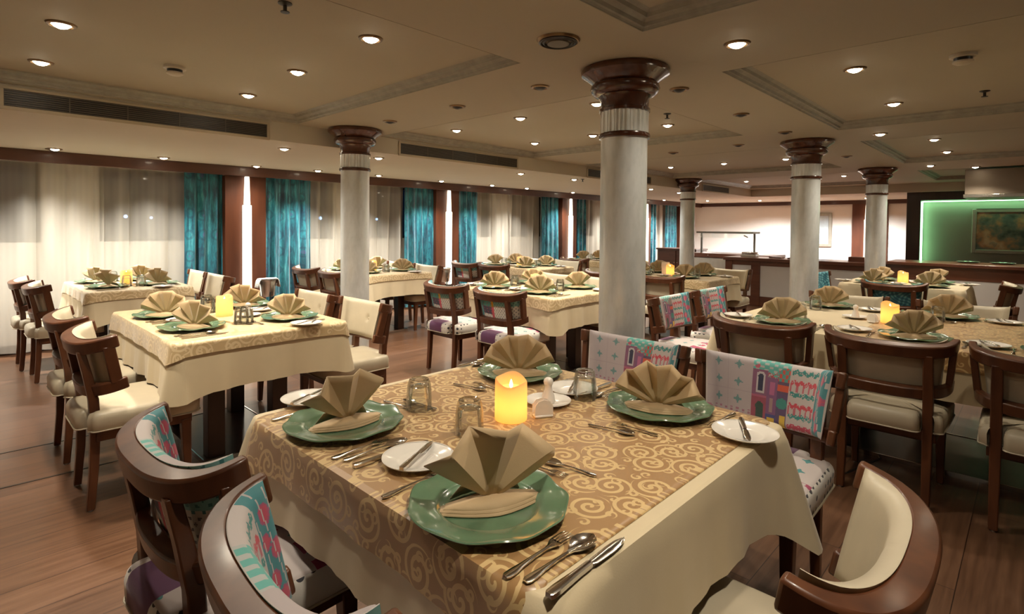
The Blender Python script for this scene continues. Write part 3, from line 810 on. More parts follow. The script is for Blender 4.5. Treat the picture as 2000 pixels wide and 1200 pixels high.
CH = [
 ('print', .285, 1.525, 2, 'printed barrel-back chair at left of the front table, the farther of two', pg),
 ('print', .272, .885, -4, 'printed barrel-back chair at the bottom left, closest to the camera', pg),
 ('print', 2.40, 1.37, 180, 'printed chair across the front table, in front of the big column', pg),
 ('print', 2.40, .765, 180, 'printed chair across the front table, right of the big column', pg),
 ('cream', 1.14, .10, 91, 'cream barrel-back chair at the bottom right beside the front table', cg),
 ('cream', .385, 3.325, 0, 'cream barrel-back chair left of the second table, nearer one', cg),
 ('cream', .385, 4.035, 0, 'cream barrel-back chair left of the second table, farther one', cg),
 ('cream', 2.16, 3.37, 180, 'cream button-back chair right of the second table, under the slim column', cg),
 ('cream', 2.13, 4.02, 180, 'cream button-back chair right of the second table, left of the slim column', cg),
 ('cream', .45, 6.14, 0, 'cream chair left of the curtain-side table, nearer one', cg),
 ('cream', .40, 6.72, 0, 'cream chair left of the curtain-side table, farther one', cg),
 ('cream', 2.08, 6.03, 180, 'cream chair right of the curtain-side table, nearer one', cg),
 ('cream', 2.08, 6.62, 180, 'cream chair right of the curtain-side table, farther one against the teal curtain', cg),
 ('cream', 2.98, 6.50, 0, 'cream chair seen from behind before the wide teal curtain', cg),
 ('cream', 2.98, 5.82, 0, 'cream chair seen from behind, partly hidden by the slim column', cg),
 ('cream', 4.62, 5.86, 180, 'cream chair right of the table behind the slim column, nearer one', cg),
 ('cream', 4.62, 6.50, 180, 'cream chair right of the table behind the slim column, farther one', cg),
 ('print', 3.06, 3.90, 0, 'printed chair seen from behind at the middle table, left one', pg),
 ('print', 3.05, 3.20, 0, 'printed chair seen from behind at the middle table, right one', pg),
 ('cream', 4.90, 3.85, 180, 'cream chair across the middle table, farther one', cg),
 ('cream', 4.90, 3.24, 180, 'cream chair across the middle table, beside the big column', cg),
 ('print', 5.15, 6.00, 0, 'printed chair seen from behind right of the second wall lamp, left one', pg),
 ('print', 5.15, 5.42, 0, 'printed chair seen from behind right of the second wall lamp, right one', pg),
 ('cream', 6.92, 5.30, 180, 'cream chair across the far table below the third wall lamp', cg),
 ('cream', 6.92, 5.95, 180, 'cream chair across the far table, farther from the camera', cg),
 ('cream', 5.40, 3.75, 0, 'cream chair seen from behind, just left of the big column shaft', cg),
 ('cream', 5.40, 3.02, 0, 'cream chair seen from behind, just right of the big column shaft', cg),
 ('cream', 7.20, 2.86, 180, 'cream chair across the table at right of the big column', cg),
 ('print', 3.92, 2.17, 270, 'printed chair at the far end of the long table, left one', pg),
 ('print', 4.60, 2.17, 270, 'printed chair at the far end of the long table, right one', pg),
 ('cream', 3.16, 1.15, 0, 'cream chair seen from behind at the long table, farthest of three', cg),
 ('cream', 3.16, .535, 0, 'cream chair seen from behind at the long table, middle of three', cg),
 ('cream', 3.16, -.065, 0, 'cream chair seen from behind at the long table, cut by the right edge', cg),
 ('cream', 5.20, 1.09, 180, 'cream chair across the long table, left one', cg),
 ('cream', 5.20, .36, 180, 'cream chair across the long table, middle one', cg),
 ('cream', 5.20, -.30, 180, 'cream chair across the long table, at the right edge', cg),
 ('teal', 6.46, 1.03, 0, 'dark chair with teal back before the table by the serving counter', 'teal chairs'),
 ('cream', 7.25, .08, 90, 'dark wooden chair in profile right of the table by the serving counter', cg),
 ('teal', 7.32, 2.03, 262, 'bright teal chair back just right of the third silver column', 'teal chairs'),
 ('cream', 7.22, 5.60, 2, 'cream chair in profile below the third wall lamp', cg),
]
for c in CH: chair(*c)

# ------------------------------------------------------------------ tables
TT = .74
def drape_mb(x0, x1, y0, y1, z, drops, D, corner=.75, ph=0.0, out=0.0, wav=.010, hang=.05, uvs=1.0, ref=None):
    """cloth: flat top with a hanging skirt; drops = (x0 side, x1 side, y0 side, y1 side)"""
    r = .035; ring_ = []
    def side(n, p, q, nrm, d):
        for i in range(n):
            t = i / n; ring_.append((Vector(p).lerp(Vector(q), t), Vector(nrm), d, min(t, 1 - t) * (Vector(q) - Vector(p)).length))
    def arc(cx, cy, a0, d0, d1):
        for i in range(8):
            a = radians(a0 + 90 * i / 8); ring_.append((Vector((cx + r * cos(a), cy + r * sin(a))), Vector((cos(a), sin(a))), d0 + (d1 - d0) * i / 8, -1))
    nx = max(12, int((x1 - x0) / .035)); ny = max(12, int((y1 - y0) / .035))
    side(nx, (x0 + r, y0), (x1 - r, y0), (0, -1), drops[2]); arc(x1 - r, y0 + r, -90, drops[2], drops[1])
    side(ny, (x1, y0 + r), (x1, y1 - r), (1, 0), drops[1]); arc(x1 - r, y1 - r, 0, drops[1], drops[3])
    side(nx, (x1 - r, y1), (x0 + r, y1), (0, 1), drops[3]); arc(x0 + r, y1 - r, 90, drops[3], drops[0])
    side(ny, (x0, y1 - r), (x0, y0 + r), (-1, 0), drops[0]); arc(x0 + r, y0 + r, 180, drops[0], drops[2])
    S = [0]
    for a, b in zip(ring_, ring_[1:]): S.append(S[-1] + (b[0] - a[0]).length)
    P, UV = [], []; rows = 11
    for (p, nrm, d, dist), s in zip(ring_, S):
        f = ref or (x0, x1, y0, y1)
        dist = max(0, min(sqrt((p.x - cx_) ** 2 + (p.y - cy_) ** 2) for cx_ in f[:2] for cy_ in f[2:]) - .02)
        g = exp(-(dist / .10) ** 1.4); s = p.x * abs(nrm.y) + p.y * abs(nrm.x)
        dd = d * (1 + corner * g); row, uvr = [], []
        row.append((p.x - nrm.x * .006, p.y - nrm.y * .006, z)); uvr.append(((p.x) * uvs, (p.y) * uvs))
        for j in range(rows):
            q = j / (rows - 1)
            if j == 0: k, o = .002, .003
            else:
                k = .008 + (dd - .008) * q; o = .008 + hang * (k / D) * (.25 + (1.25 if corner > .3 else .75) * g)
                o += wav * (k / D) * sin(s * 2 * pi / .27 + ph) * (1 - g) + wav * .6 * (k / D) * sin(s * 2 * pi / .11 + 2 * ph) * (1 - g)
            if d < .004: k, o = .0025 * q, .002 * q
            o += out
            row.append((p.x + nrm.x * o, p.y + nrm.y * o, z - k)); uvr.append(((p.x + nrm.x * k) * uvs, (p.y + nrm.y * k) * uvs))
        P.append(row); UV.append(uvr)
    m = MB()
    P2 = P + [P[0]]; UV2 = UV + [UV[0]]
    m.quad_grid(P2, uv=UV2); m.ngon([r_[0] for r_ in P], uv=[u[0] for u in UV])
    return m
TN = {1: 'the large front table', 2: 'the second table at left', 3: 'the table beside the left curtains', 4: 'the table behind the slim column', 5: 'the table left of the big column',
      6: 'the table under the third wall lamp', 7: 'the table right of the big column', 8: 'the long table at right', 9: 'the table before the serving counter', 10: 'the mostly hidden far table'}
TABLES = {1: (.655, 1.76, .54, 1.745), 2: (.785, 1.705, 3.04, 4.40), 3: (.84, 1.62, 5.72, 6.95), 4: (3.40, 4.30, 5.55, 6.78), 5: (3.46, 4.42, 2.83, 4.06), 6: (5.60, 6.45, 4.93, 6.25),
          7: (5.84, 6.72, 2.62, 3.92), 8: (3.44, 4.86, -1.25, 1.48), 9: (6.90, 7.80, .50, 1.58), 10: (7.72, 8.62, 4.95, 6.15)}
CLZ = TT + .009
def table(k):
    x0, x1, y0, y1 = TABLES[k]; cx, cy = (x0 + x1) / 2, (y0 + y1) / 2; w, d = x1 - x0 - .02, y1 - y0 - .02
    e = empty('dining_table', (cx, cy, 0), 0, 'dark wooden table frame under the cloth of ' + TN[k], 'table', 'cloth covered dining tables')
    m = MB(); m.box(-w / 2, w / 2, -d / 2, d / 2, TT - .03, TT); m.build('tabletop', M['wood_dark'], e, bevel=.004)
    px, py = w * .20, d * .26
    for sx in (-1, 1):
        for sy in (-1, 1):
            m = MB(); m.box(sx * px - .045, sx * px + .045, sy * py - .045, sy * py + .045, .022, TT - .03); m.build('leg', M['wood_dark'], e, bevel=.003)
    m = MB(); m.box(-px - .07, px + .07, -py - .08, py + .08, .004, .022); bp = m.build('base_plate', M['wood_dark'], e, bevel=.002)
    m = MB(); a, b = px + .07, py + .08
    m.box(-a - .006, a + .006, -b - .006, -b, 0, .026); m.box(-a - .006, a + .006, b, b + .006, 0, .026); m.box(-a - .006, -a, -b, b, 0, .026); m.box(a, a + .006, -b, b, 0, .026); m.build('edge_trim', M['chrome'], bp)
    D = {1: .235, 8: .25}.get(k, .262); CF = {1: .48, 8: .4}.get(k, .13)
    wv = .005 if k in (1, 8) else .010
    m = drape_mb(x0, x1, y0, y1, CLZ, (D, D, D, D), D, CF, ph=k * 1.7, wav=wv)
    o = m.build('tablecloth', M['cloth'], angle=60, fix=False); origin_at(o, (cx, cy, CLZ)); tag(o, 'cream tablecloth hanging over ' + TN[k], 'tablecloth', 'cream tablecloths')
    ov = {1: ((x0, x1, .585, 1.70), (.115, .12, 0, 0)), 2: ((x0, x1, y0, y1), (.10, .10, .065, .06)), 8: ((x0, x1, y0, .72), (.10, .10, .10, 0)), 9: None}.get(k, ((x0, x1, y0, y1), (.095, .095, .075, .075)))
    if ov:
        (a, b, c, d_), dr = ov
        m = drape_mb(a, b, c, d_, CLZ + .0035, dr, D, CF, ph=k * 1.7, out=.009, ref=(x0, x1, y0, y1), wav=wv)
        o = m.build('table_overlay', M['brocade'] if k in (1, 8) else M['brocade_pale'], angle=60, fix=False); origin_at(o, (cx, cy, CLZ + .0035))
        tag(o, 'gold scroll patterned overlay cloth on ' + TN[k], 'overlay cloth', 'gold brocade overlays')
    return e
for k in TABLES: table(k)
TOP = CLZ + .0045

# ------------------------------------------------------------------ tableware prototypes
def strip(secs, th=.0022, dish=None):
    """flat cutlery shape: secs = (x, half width, z, dish depth)"""
    m = MB(); up, dn = [], []
    for x, w, z, dp in secs:
        ru, rd = [], []
        for q in (-1, -.72, -.36, 0, .36, .72, 1):
            zz = z - dp * (1 - q * q) + .0012 * (1 - q * q) * (1 if dp == 0 else 0)
            ru.append((x, w * q, zz + th / 2)); rd.append((x, w * q, zz - th / 2))
        up.append(ru); dn.append(rd)
    m.quad_grid(up, flip=False); m.quad_grid(dn, flip=True)
    for A, f in ((0, False), (6, True)):
        m.quad_grid([[u[A], d[A]] for u, d in zip(up, dn)], flip=f)
    for A in (0, -1): m.quad_grid([up[A], dn[A]], flip=(A == 0))
    return m
def handle(L, w=.0085): return [(-L, w * .55, .003, 0), (-L + .006, w * .95, .003, 0), (-L + .02, w, .003, 0), (-L * .6, w * .62, .0045, 0), (-L * .3, w * .42, .0060, 0), (-.004, w * .36, .0060, 0)]
def proto_spoon(s=1.0):
    m = strip([(x * s, w, z, d) for x, w, z, d in handle(.115) + [(.006, .006, .006, .001), (.018, .0150, .008, .004), (.032, .0200, .009, .0062), (.046, .0205, .0095, .0065), (.058, .0160, .0095, .005), (.066, .009, .0095, .002), (.069, .003, .0095, 0)]])
    return m.build('spoon_body', M['silver'], fix=True, angle=50)
def proto_knife():
    e = MB(); h = strip([(-.115, .0058, .005, 0), (-.110, .0085, .005, 0), (-.09, .009, .005, 0), (-.04, .0065, .005, 0), (0, .0060, .005, 0)], .0075)
    b = strip([(0, .0055, .005, 0), (.012, .0085, .004, 0), (.06, .0098, .0035, 0), (.088, .0085, .0035, 0), (.105, .0050, .0035, 0), (.112, .0012, .0035, 0)], .0018)
    return h, b
def parts_fork():
    body = strip(handle(.110) + [(.006, .005, .006, 0), (.018, .0105, .0075, .001), (.028, .0120, .008, .0015)])
    tines = MB()
    for k in range(4):
        y = -.0098 + k * .0065; P = []
        for x, z in ((.026, .0082), (.040, .0086), (.055, .0078), (.066, .0062)):
            P.append([(x, y - .0013, z - .001), (x, y + .0013, z - .001), (x, y + .0013, z + .001), (x, y - .0013, z + .001)])
        tines.quad_grid(P, closed_v=True); tines.ngon(P[-1])
    return body, tines
WARE = {}
def ware(name, x, y, z, rz, label, cat, group):
    """place a copy of one kind of tableware"""
    if name in WARE: return copy_tree(WARE[name], (x, y, z), rz, label, group)
    e = empty(name, (x, y, z), rz, label, cat, group)
    if name == 'soup_spoon':
        m = strip(handle(.115)); m.build('handle', M['silver'], e, angle=50)
        m = strip([(-.006, .0035, .006, 0), (.006, .006, .006, .001), (.018, .0160, .008, .004), (.032, .0220, .009, .0062), (.046, .0220, .0095, .0065), (.058, .0170, .0095, .005), (.066, .009, .0095, .002), (.069, .003, .0095, 0)]); m.build('bowl', M['silver'], e, angle=50)
    elif name == 'dessert_spoon':
        m = strip([(x_ * .85, w, z_, d) for x_, w, z_, d in handle(.105, .0075)]); m.build('handle', M['silver'], e, angle=50)
        m = strip([(-.005, .003, .006, 0), (.006, .006, .006, .001), (.016, .0130, .007, .003), (.028, .0165, .008, .005), (.040, .0160, .008, .005), (.050, .0100, .008, .003), (.056, .003, .008, 0)]); m.build('bowl', M['silver'], e, angle=50)
    elif name in ('table_knife', 'butter_knife'):
        h, b = proto_knife(); h.build('handle', M['silver'], e, angle=50); b.build('blade', M['silver'], e, angle=50)
        if name == 'butter_knife': e.scale = (.78, .85, .9)
    elif name in ('table_fork', 'dessert_fork'):
        b, t = parts_fork(); b.build('handle', M['silver'], e, angle=50); t.build('tines', M['silver'], e, angle=50)
        if name == 'dessert_fork': e.scale = (.82, .85, .9)
    elif name == 'charger_plate':
        def wav(a, r, z):
            q = max(0, (r - .105) / .058); return (r * (1 + .016 * q * cos(9 * a)), z + .0028 * q * cos(9 * a + .6))
        m = MB(); m.lathe([(.002, .003), (.088, .003), (.098, .004), (.104, .011), (.112, .0150), (.140, .0165), (.158, .0195), (.163, .0215), (.1645, .0195), (.160, .0155), (.138, .0120), (.110, .0095), (.100, .003), (.094, 0), (.002, 0)], 90, mod=wav)
        m.build('plate_body', M['charger'], e, angle=50)
        m = MB(); m.lathe([(.1632, .0188), (.1662, .0192), (.1668, .0208), (.1645, .0226), (.1622, .0216)], 90, cap0=False, cap1=False, mod=wav); m.build('rim', M['charger'], e)
    elif name == 'side_plate':
        m = MB(); m.lathe([(.002, .004), (.046, .004), (.053, .006), (.058, .0095), (.084, .0145), (.088, .0165), (.0885, .0150), (.084, .0118), (.058, .0065), (.050, .0015), (.046, 0), (.002, 0)], 48); m.build('plate_body', M['ceramic'], e, angle=50)
        m = MB(); m.lathe([(.0864, .0150), (.0892, .0158), (.0892, .0172), (.0868, .0170)], 48, cap0=False, cap1=False); m.build('rim', M['ceramic'], e)
    elif name == 'tumbler':
        def cut(a, r, z): return (r * (1 + (.022 * cos(10 * a) if .03 < z < .088 else 0)), z)
        m = MB(); m.lathe([(.0400, 0), (.0415, .002), (.0405, .030), (.0385, .06), (.0350, .086), (.0320, .095), (.028, .0975), (.006, .0955), (.002, .0955)], 60, mod=cut, cap0=False)
        m.lathe([(.0400, 0), (.0385, .002), (.0375, .030), (.0350, .058), (.0320, .074), (.022, .078), (.002, .079)], 60, cap0=False)
        m.build('glass_body', M['glass'], e, angle=50)
        m = MB(); m.lathe([(.0255, .0972), (.0285, .0985), (.0310, .0975), (.0312, .0955)], 40, cap0=False, cap1=False); m.build('foot_ring', M['glass_solid'], e)
    elif name == 'led_candle':
        def top(a, r, z): return (r, z + (.010 * sin(a + .6) + .004 * sin(3 * a) if z > .10 else 0))
        m = MB(); m.lathe([(.002, 0), (.049, 0), (.050, .004), (.0495, .06), (.0490, .118), (.046, .122), (.042, .117), (.039, .106), (.034, .098), (.002, .094)], 48, mod=top); m.build('wax_body', M['wax'], e, angle=50)
        m = MB(); m.lathe([(.0005, .094), (.004, .098), (.006, .104), (.003, .116), (.0005, .122)], 12); m.build('flame_tip', M['led_white'], e)
        ld = bpy.data.lights.new('candle_glow', 'POINT'); ld.energy = .27; ld.color = (1, .65, .27); ld.shadow_soft_size = .022
        lo = bpy.data.objects.new('candle_glow', ld); link(lo, e); lo.location = (0, 0, .048)
    elif name == 'saucer':
        m = MB(); m.lathe([(.002, .003), (.040, .003), (.048, .006), (.074, .012), (.076, .0135), (.0765, .012), (.050, .0035), (.042, 0), (.002, 0)], 44); m.build('plate_body', M['ceramic'], e, angle=50)
    elif name == 'salt_shaker':
        m = MB(); m.lathe([(.022, 0), (.024, .004), (.021, .022), (.0125, .045), (.0120, .056), (.0150, .062)], 28); m.build('shaker_body', M['ceramic'], e)
        m = MB(); m.lathe([(.0150, .0622), (.0165, .070), (.0140, .078), (.007, .083), (.001, .084)], 24, cap0=False); m.build('cap', M['ceramic'], e)
    elif name == 'sachet_holder':
        m = MB(); m.box(-.030, .030, -.016, .016, 0, .008); m.build('base', M['ceramic'], e, bevel=.003)
        for s in (-1, 1):
            P = [[(-.030, s * .014, .006), (-.030, s * .010, .006)]]; m = MB(); pts = [(-.030, .006), (.030, .006), (.029, .036), (.018, .050), (0, .055), (-.018, .050), (-.029, .036)]
            m.ngon([(x_, s * .012 - .002, z_) for x_, z_ in pts]); m.ngon([(x_, s * .012 + .002, z_) for x_, z_ in pts], flip=True); A = [(x_, s * .012 - .002, z_) for x_, z_ in pts]; B = [(x_, s * .012 + .002, z_) for x_, z_ in pts]
            m.quad_grid([[p, q] for p, q in zip(A, B)] + [[A[0], B[0]]]); m.build('side_leaf', M['ceramic'], e)
    WARE[name] = e
    return e
# napkins: pleated fans with a folded base
def fan(name, npl, amp, R, a0, a1, lean, seed, wide=.10):
    rnd = random.Random(seed); e = None
    m = MB(); P, Q = [], []; n = npl * 2; nr = 7
    for i in range(n + 1):
        a = radians(a0 + (a1 - a0) * i / n); zz = (1 if i % 2 else -1); rr = R * (1 - .012 * (1 if i % 2 else 0)) * rnd.uniform(.985, 1.012)
        row, rq = [], []
        for j in range(nr):
            t = j / (nr - 1); r = .012 + (rr - .012) * t
            x = lean * r * sin(a) + zz * amp * t * (.35 + .65 * t) ; y = cos(a) * r; z = .012 + sin(a) * r
            row.append((x, y, z)); rq.append((x, y, z))
        P.append(row)
    m.quad_grid(P)
    return m
def make_napkin(kind, loc, rz, label):
    e = empty('napkin', loc, rz, label, 'napkin', 'folded beige napkins')
    if kind == 'wide': m = fan('f', 5, .022, .150, 14, 168, .12, 3)
    elif kind == 'tall': m = fan('f', 3, .036, .150, 38, 152, .25, 5)
    elif kind == 'broad': m = fan('f', 3, .034, .165, 22, 150, .18, 5)
    elif kind == 'slump': m = fan('f', 5, .034, .148, 12, 164, .30, 8)
    else: m = fan('f', 5, .024, .145, 18, 160, .15, 11)
    m.build('fan', M['napkin'], e, solid=.0026, angle=24, fix=True)
    m = MB()   # folded base: three stacked flaps spreading forward and a rear strut
    for k, (w, l, z) in enumerate(((.124, .052, .0015), (.116, .045, .0050), (.106, .037, .0085))):
        P = []
        for i in range(11):
            t = -1 + 2 * i / 10; at_ = abs(t)
            P.append([(-.010, w * .92 * t, z + .016 * (1 - at_) + .003), (l * .45 * (1 - .6 * at_), w * .98 * t, z + .007 * (1 - at_) + .002), (l * (1 - .85 * at_ ** 1.6), w * t, z)])
        m.quad_grid(P)
    m.build('folded_base', M['napkin'], e, solid=.0024, angle=30)
    m = MB(); P = []
    for i in range(7):
        t = -1 + 2 * i / 6
        P.append([(-.006 - .010 * (1 - t * t), .035 * t, .074 * (1 - .5 * abs(t)) + .008), (-.030, .060 * t, .034), (-.066 + .020 * t * t, .080 * t, .002)])
    m.quad_grid(P); m.build('rear_strut', M['napkin'], e, solid=.0024, angle=30)
    return e
NAPK = {}
def napkin(kind, x, y, z, rz, label):
    if kind not in NAPK: NAPK[kind] = make_napkin(kind, (x, y, z), rz, label); return NAPK[kind]
    return copy_tree(NAPK[kind], (x, y, z), rz, label)

# ------------------------------------------------------------------ settings
def scr(x, y, z=.75):
    q = Vector((x, y, z - H)); return 1000 + 1068.59 * q.dot(_R) / q.dot(_F)
RANK = {1: ['only'], 2: ['left', 'right']}
def ranks(n):
    if n == 4: return ['leftmost', 'second from left', 'third from left', 'rightmost']
    return [('leftmost', 'second from left', 'third from left', 'fourth from left', 'fifth from left', 'sixth from left', 'seventh from left', 'rightmost')[i] for i in range(n)]
def setting(k, x, y, ang, rank, detail, nk, nrot=0.0, glass=None, left=True):
    """one place setting; ang = direction from the diner to the table centre"""
    a = radians(ang); ca, sa = cos(a), sin(a); W = TN[k]
    def g(lx, ly): return (x + ca * lx - sa * ly, y + sa * lx + ca * ly)
    ware('charger_plate', x, y, TOP, a, 'wavy green charger plate, %s at %s' % (rank, W), 'plate', 'green charger plates')
    napkin(nk, x + ca * .01, y + sa * .01, TOP + .0040, a + radians(nrot), 'fan folded beige napkin, %s at %s' % (rank, W))
    if left:
        p = g(.03, .285); ware('side_plate', p[0], p[1], TOP, a, 'white side plate, %s at %s' % (rank, W), 'plate', 'white side plates')
        ware('butter_knife', p[0], p[1], TOP + .016, a + radians(28), 'butter knife across side plate, %s at %s' % (rank, W), 'cutlery', 'butter knives')
    gl = glass or (.25, -.03)
    p = g(*gl) if gl != 'none' else None
    if glass != 'none': ware('tumbler', p[0], p[1], TOP, a, 'upturned glass tumbler, %s at %s' % (rank, W), 'glass', 'upturned tumblers')
    if detail:
        p = g(-.01, -.222); ware('soup_spoon', p[0], p[1], TOP, a - radians(2), 'soup spoon right of charger, %s at %s' % (rank, W), 'cutlery', 'soup spoons')
        p = g(-.012, -.268); ware('table_knife', p[0], p[1], TOP, a + radians(1), 'table knife beside the spoon, %s at %s' % (rank, W), 'cutlery', 'table knives')
        p = g(-.030, -.186); ware('table_fork', p[0], p[1], TOP, a, 'inner fork right of charger, %s at %s' % (rank, W), 'cutlery', 'table forks')
        p = g(-.025, .190); ware('table_fork', p[0], p[1], TOP, a, 'fork left of charger, %s at %s' % (rank, W), 'cutlery', 'table forks')
        p = g(.215, .02); ware('dessert_fork', p[0], p[1], TOP, a - radians(84), 'dessert fork above the charger, %s at %s' % (rank, W), 'cutlery', 'dessert forks')
        p = g(.262, .01); ware('dessert_spoon', p[0], p[1], TOP, a + radians(100), 'dessert spoon above the charger, %s at %s' % (rank, W), 'cutlery', 'dessert spoons')
def candle(k, x, y): ware('led_candle', x, y, TOP, 0, 'glowing pillar candle on ' + TN[k], 'candle', 'glowing candles')
def salt(k, x, y):
    ware('saucer', x, y, TOP, 0, 'small white saucer in the middle of ' + TN[k], 'saucer', 'small white saucers')
    ware('salt_shaker', x, y, TOP + .0035, 0, 'white ceramic salt shaker on the saucer of ' + TN[k], 'salt shaker', 'salt shakers')
S1 = [(.81, 1.45, 0, 'leftmost', 'tall', 262, (.245, -.03)), (.785, .815, 0, 'front', 'broad', 244, (.245, .335)), (1.585, 1.47, 180, 'rear', 'wide', 42, (.06, .36)), (1.60, .87, 180, 'rightmost', 'slump', 22, 'none')]
for x, y, a, rk, nk, nr, gl in S1: setting(1, x, y, a, rk, True, nk, nr, gl)
candle(1, 1.20, 1.15); salt(1, 1.395, 1.165)
ware('sachet_holder', 1.285, 1.095, TOP, radians(-30), 'small white ceramic sachet holder beside the candle on the large front table', 'holder', 'sachet holders')
def four(k, detail, xo=.19, cand=True):
    x0, x1, y0, y1 = TABLES[k]; ya, yb = y0 + (y1 - y0) * .27, y0 + (y1 - y0) * .74
    pts = [(x0 + xo, ya, 0), (x0 + xo, yb, 0), (x1 - xo, ya, 180), (x1 - xo, yb, 180)]
    if k == 2: pts = [(.965, 3.40, 0), (.965, 3.97, 0), (1.50, 3.36, 180), (1.50, 4.07, 180)]
    rk = ranks(4); order = sorted(range(4), key=lambda i: scr(*pts[i][:2]))
    for r, i in enumerate(order):
        nk = ('fan', 'wide', 'slump', 'tall')[(i + k) % 4] if k != 2 else ('wide', 'wide', 'fan', 'slump')[i]
        setting(k, *pts[i], rk[r], detail, nk, (216, 228, 40, 50)[i] + 7 * ((i * k) % 3 - 1))
    cx, cy = (x0 + x1) / 2, (y0 + y1) / 2
    if cand: candle(k, cx, cy + .02)
    salt(k, cx + .10, cy - .10)
four(2, True); four(3, True)
for k in (4, 5, 6, 7, 9): four(k, k == 5)
four(10, False)
S8 = [(3.64, 1.14, 0), (3.64, .47, 0), (3.64, -.12, 0), (4.68, 1.13, 180), (4.68, .42, 180), (4.68, -.25, 180)]
order = sorted(range(6), key=lambda i: scr(*S8[i][:2])); names8 = ['leftmost', 'second from left', 'third from left', 'fourth from left', 'fifth from left', 'rightmost']
for r, i in enumerate(order): setting(8, *S8[i], names8[r], True, ('wide', 'fan', 'slump', 'fan', 'wide', 'fan')[i], (212, 206, 200, 30, 25, 20)[i])
candle(8, 4.14, .66); salt(8, 4.20, .86)
ware('sachet_holder', 4.08, .74, TOP, radians(60), 'small white ceramic sachet holder beside the candle on the long table', 'holder', 'sachet holders')

# ------------------------------------------------------------------ ice buckets on stands by the pilasters
def bucket(x, y, label, towel):
    e = empty('ice_bucket_stand', (x, y, 0), 0, label, 'ice bucket', 'ice bucket stands')
    m = MB(); m.lathe([(.002, .44), (.072, .44), (.080, .45), (.098, .62), (.103, .645), (.108, .650), (.104, .656), (.098, .648), (.090, .62), (.074, .46), (.002, .455)], 32); m.build('bucket', M['steel'], e)
    m = MB(); m.lathe([(.106, .648), (.113, .652), (.113, .660), (.104, .660)], 32, cap0=False, cap1=False); m.build('rim', M['chrome'], e)
    for s in (-1, 1):
        m = MB(); m.tube([(s * .100 , -.02, .60), (s * .128, -.02, .595), (s * .130, .02, .595), (s * .100, .02, .60)], .006); m.build('handle', M['chrome'], e)
    for k in range(3):
        a = 2 * pi * k / 3 + .5
        m = MB(); m.tube([(.088 * cos(a), .088 * sin(a), .50), (.075 * cos(a), .075 * sin(a), .25), (.150 * cos(a), .150 * sin(a), .008)], .008); m.build('leg', M['metal_dark'], e)
    m = MB(); m.lathe([(.078, .22), (.086, .225), (.086, .235), (.078, .235)], 24, cap0=False, cap1=False); m.build('brace_ring', M['metal_dark'], e)
    return e
bucket(2.80, 6.90, 'steel ice bucket on a stand below the nearest wall lamp, towel over it', True)
bucket(5.58, 6.86, 'steel ice bucket on a stand below the second wall lamp', False)
m = MB(); P = []
for i in range(13):
    u = -1 + 2 * i / 12; rowp = []
    for j in range(9):
        v = -1 + 2 * j / 8; s = u * .20; fold = .006 * sin(v * 9)
        if abs(s) < .112: p = (s, v * .055, .664 + .004 * cos(v * 4))
        else: p = ((.112 + .25 * (abs(s) - .112)) * (1 if s > 0 else -1), v * .055 + fold, .664 - (abs(s) - .112) * 1.25)
        rowp.append(p)
    P.append(rowp)
m.quad_grid(P); o = m.build('towel', M['white_cloth'], solid=.008, angle=70); o.location = (2.80, 6.90, 0); tag(o, 'white towel draped over the ice bucket beside the nearest wall lamp', 'towel')

# ------------------------------------------------------------------ serving counter, niche and back wall
def counter():
    x = 9.72
    e = empty('serving_counter', (x, 0, 0), 0, 'long brown serving counter with pale front panels before the back wall', 'counter')
    m = MB(); m.box(-.04, .62, .98 + .62, 4.05, .775, .83); m.build('counter_top', M['wood_bar'], e, bevel=.006)
    m = MB(); m.box(.02, .56, 1.60, 4.02, .0, .775); m.build('body', M['wood_bar'], e, bevel=0)
    m = MB(); m.box(0, .02, 1.60, 4.02, .70, .775); m.box(0, .02, 1.60, 4.02, 0, .17); m.build('front_rail', M['wood_bar'], e, bevel=.002)
    for y0, y1 in ((3.90, 4.02), (3.42, 3.57), (2.55, 2.65), (1.60, 1.70)):
        m = MB(); m.box(-.012, .02, y0, y1, 0, .775); m.build('post', M['wood_bar'], e, bevel=.003)
    for y0, y1 in ((3.57, 3.90), (2.65, 3.42), (1.70, 2.55)):
        m = MB(); m.box(.008, .021, y0, y1, .17, .70); m.build('front_panel', M['panel_grey'], e, bevel=.002)
    m = MB(); m.box(.20, .40, 1.85, 2.15, .83, .905); m.build('raised_ledge', M['wood_bar'], e, bevel=.004)
    m = MB(); m.box(.20, .40, 2.75, 3.05, .83, .85); m.build('raised_ledge', M['wood_bar'], e, bevel=.004)
    m = MB(); m.box(.20, .40, 3.15, 3.35, .83, .85); m.build('raised_ledge', M['wood_bar'], e, bevel=.004)
counter()
def grill_counter():
    e = empty('grill_counter', (9.55, 0, 0), 0, 'dark brown counter section in front of the green lit niche', 'counter')
    m = MB(); m.box(-.05, .75, -2.3, 1.585, .835, .88); m.build('counter_top', M['wood_bar'], e, bevel=.006)
    m = MB(); m.box(.02, .70, -2.3, 1.57, 0, .835); m.build('body', M['wood_bar'], e)
    m = MB(); m.box(0, .02, -2.3, 1.57, .66, .835); m.box(0, .02, -2.3, 1.57, 0, .14); m.box(-.01, .02, .98, 1.57, .14, .66); m.build('front_rail', M['wood_bar'], e, bevel=.003)
    for y0, y1 in ((.08, .95), (-.90, -.03), (-1.9, -1.0)):
        m = MB(); m.box(.006, .021, y0, y1, .14, .66); m.build('front_panel', M['panel_grey'], e, bevel=.002)
grill_counter()
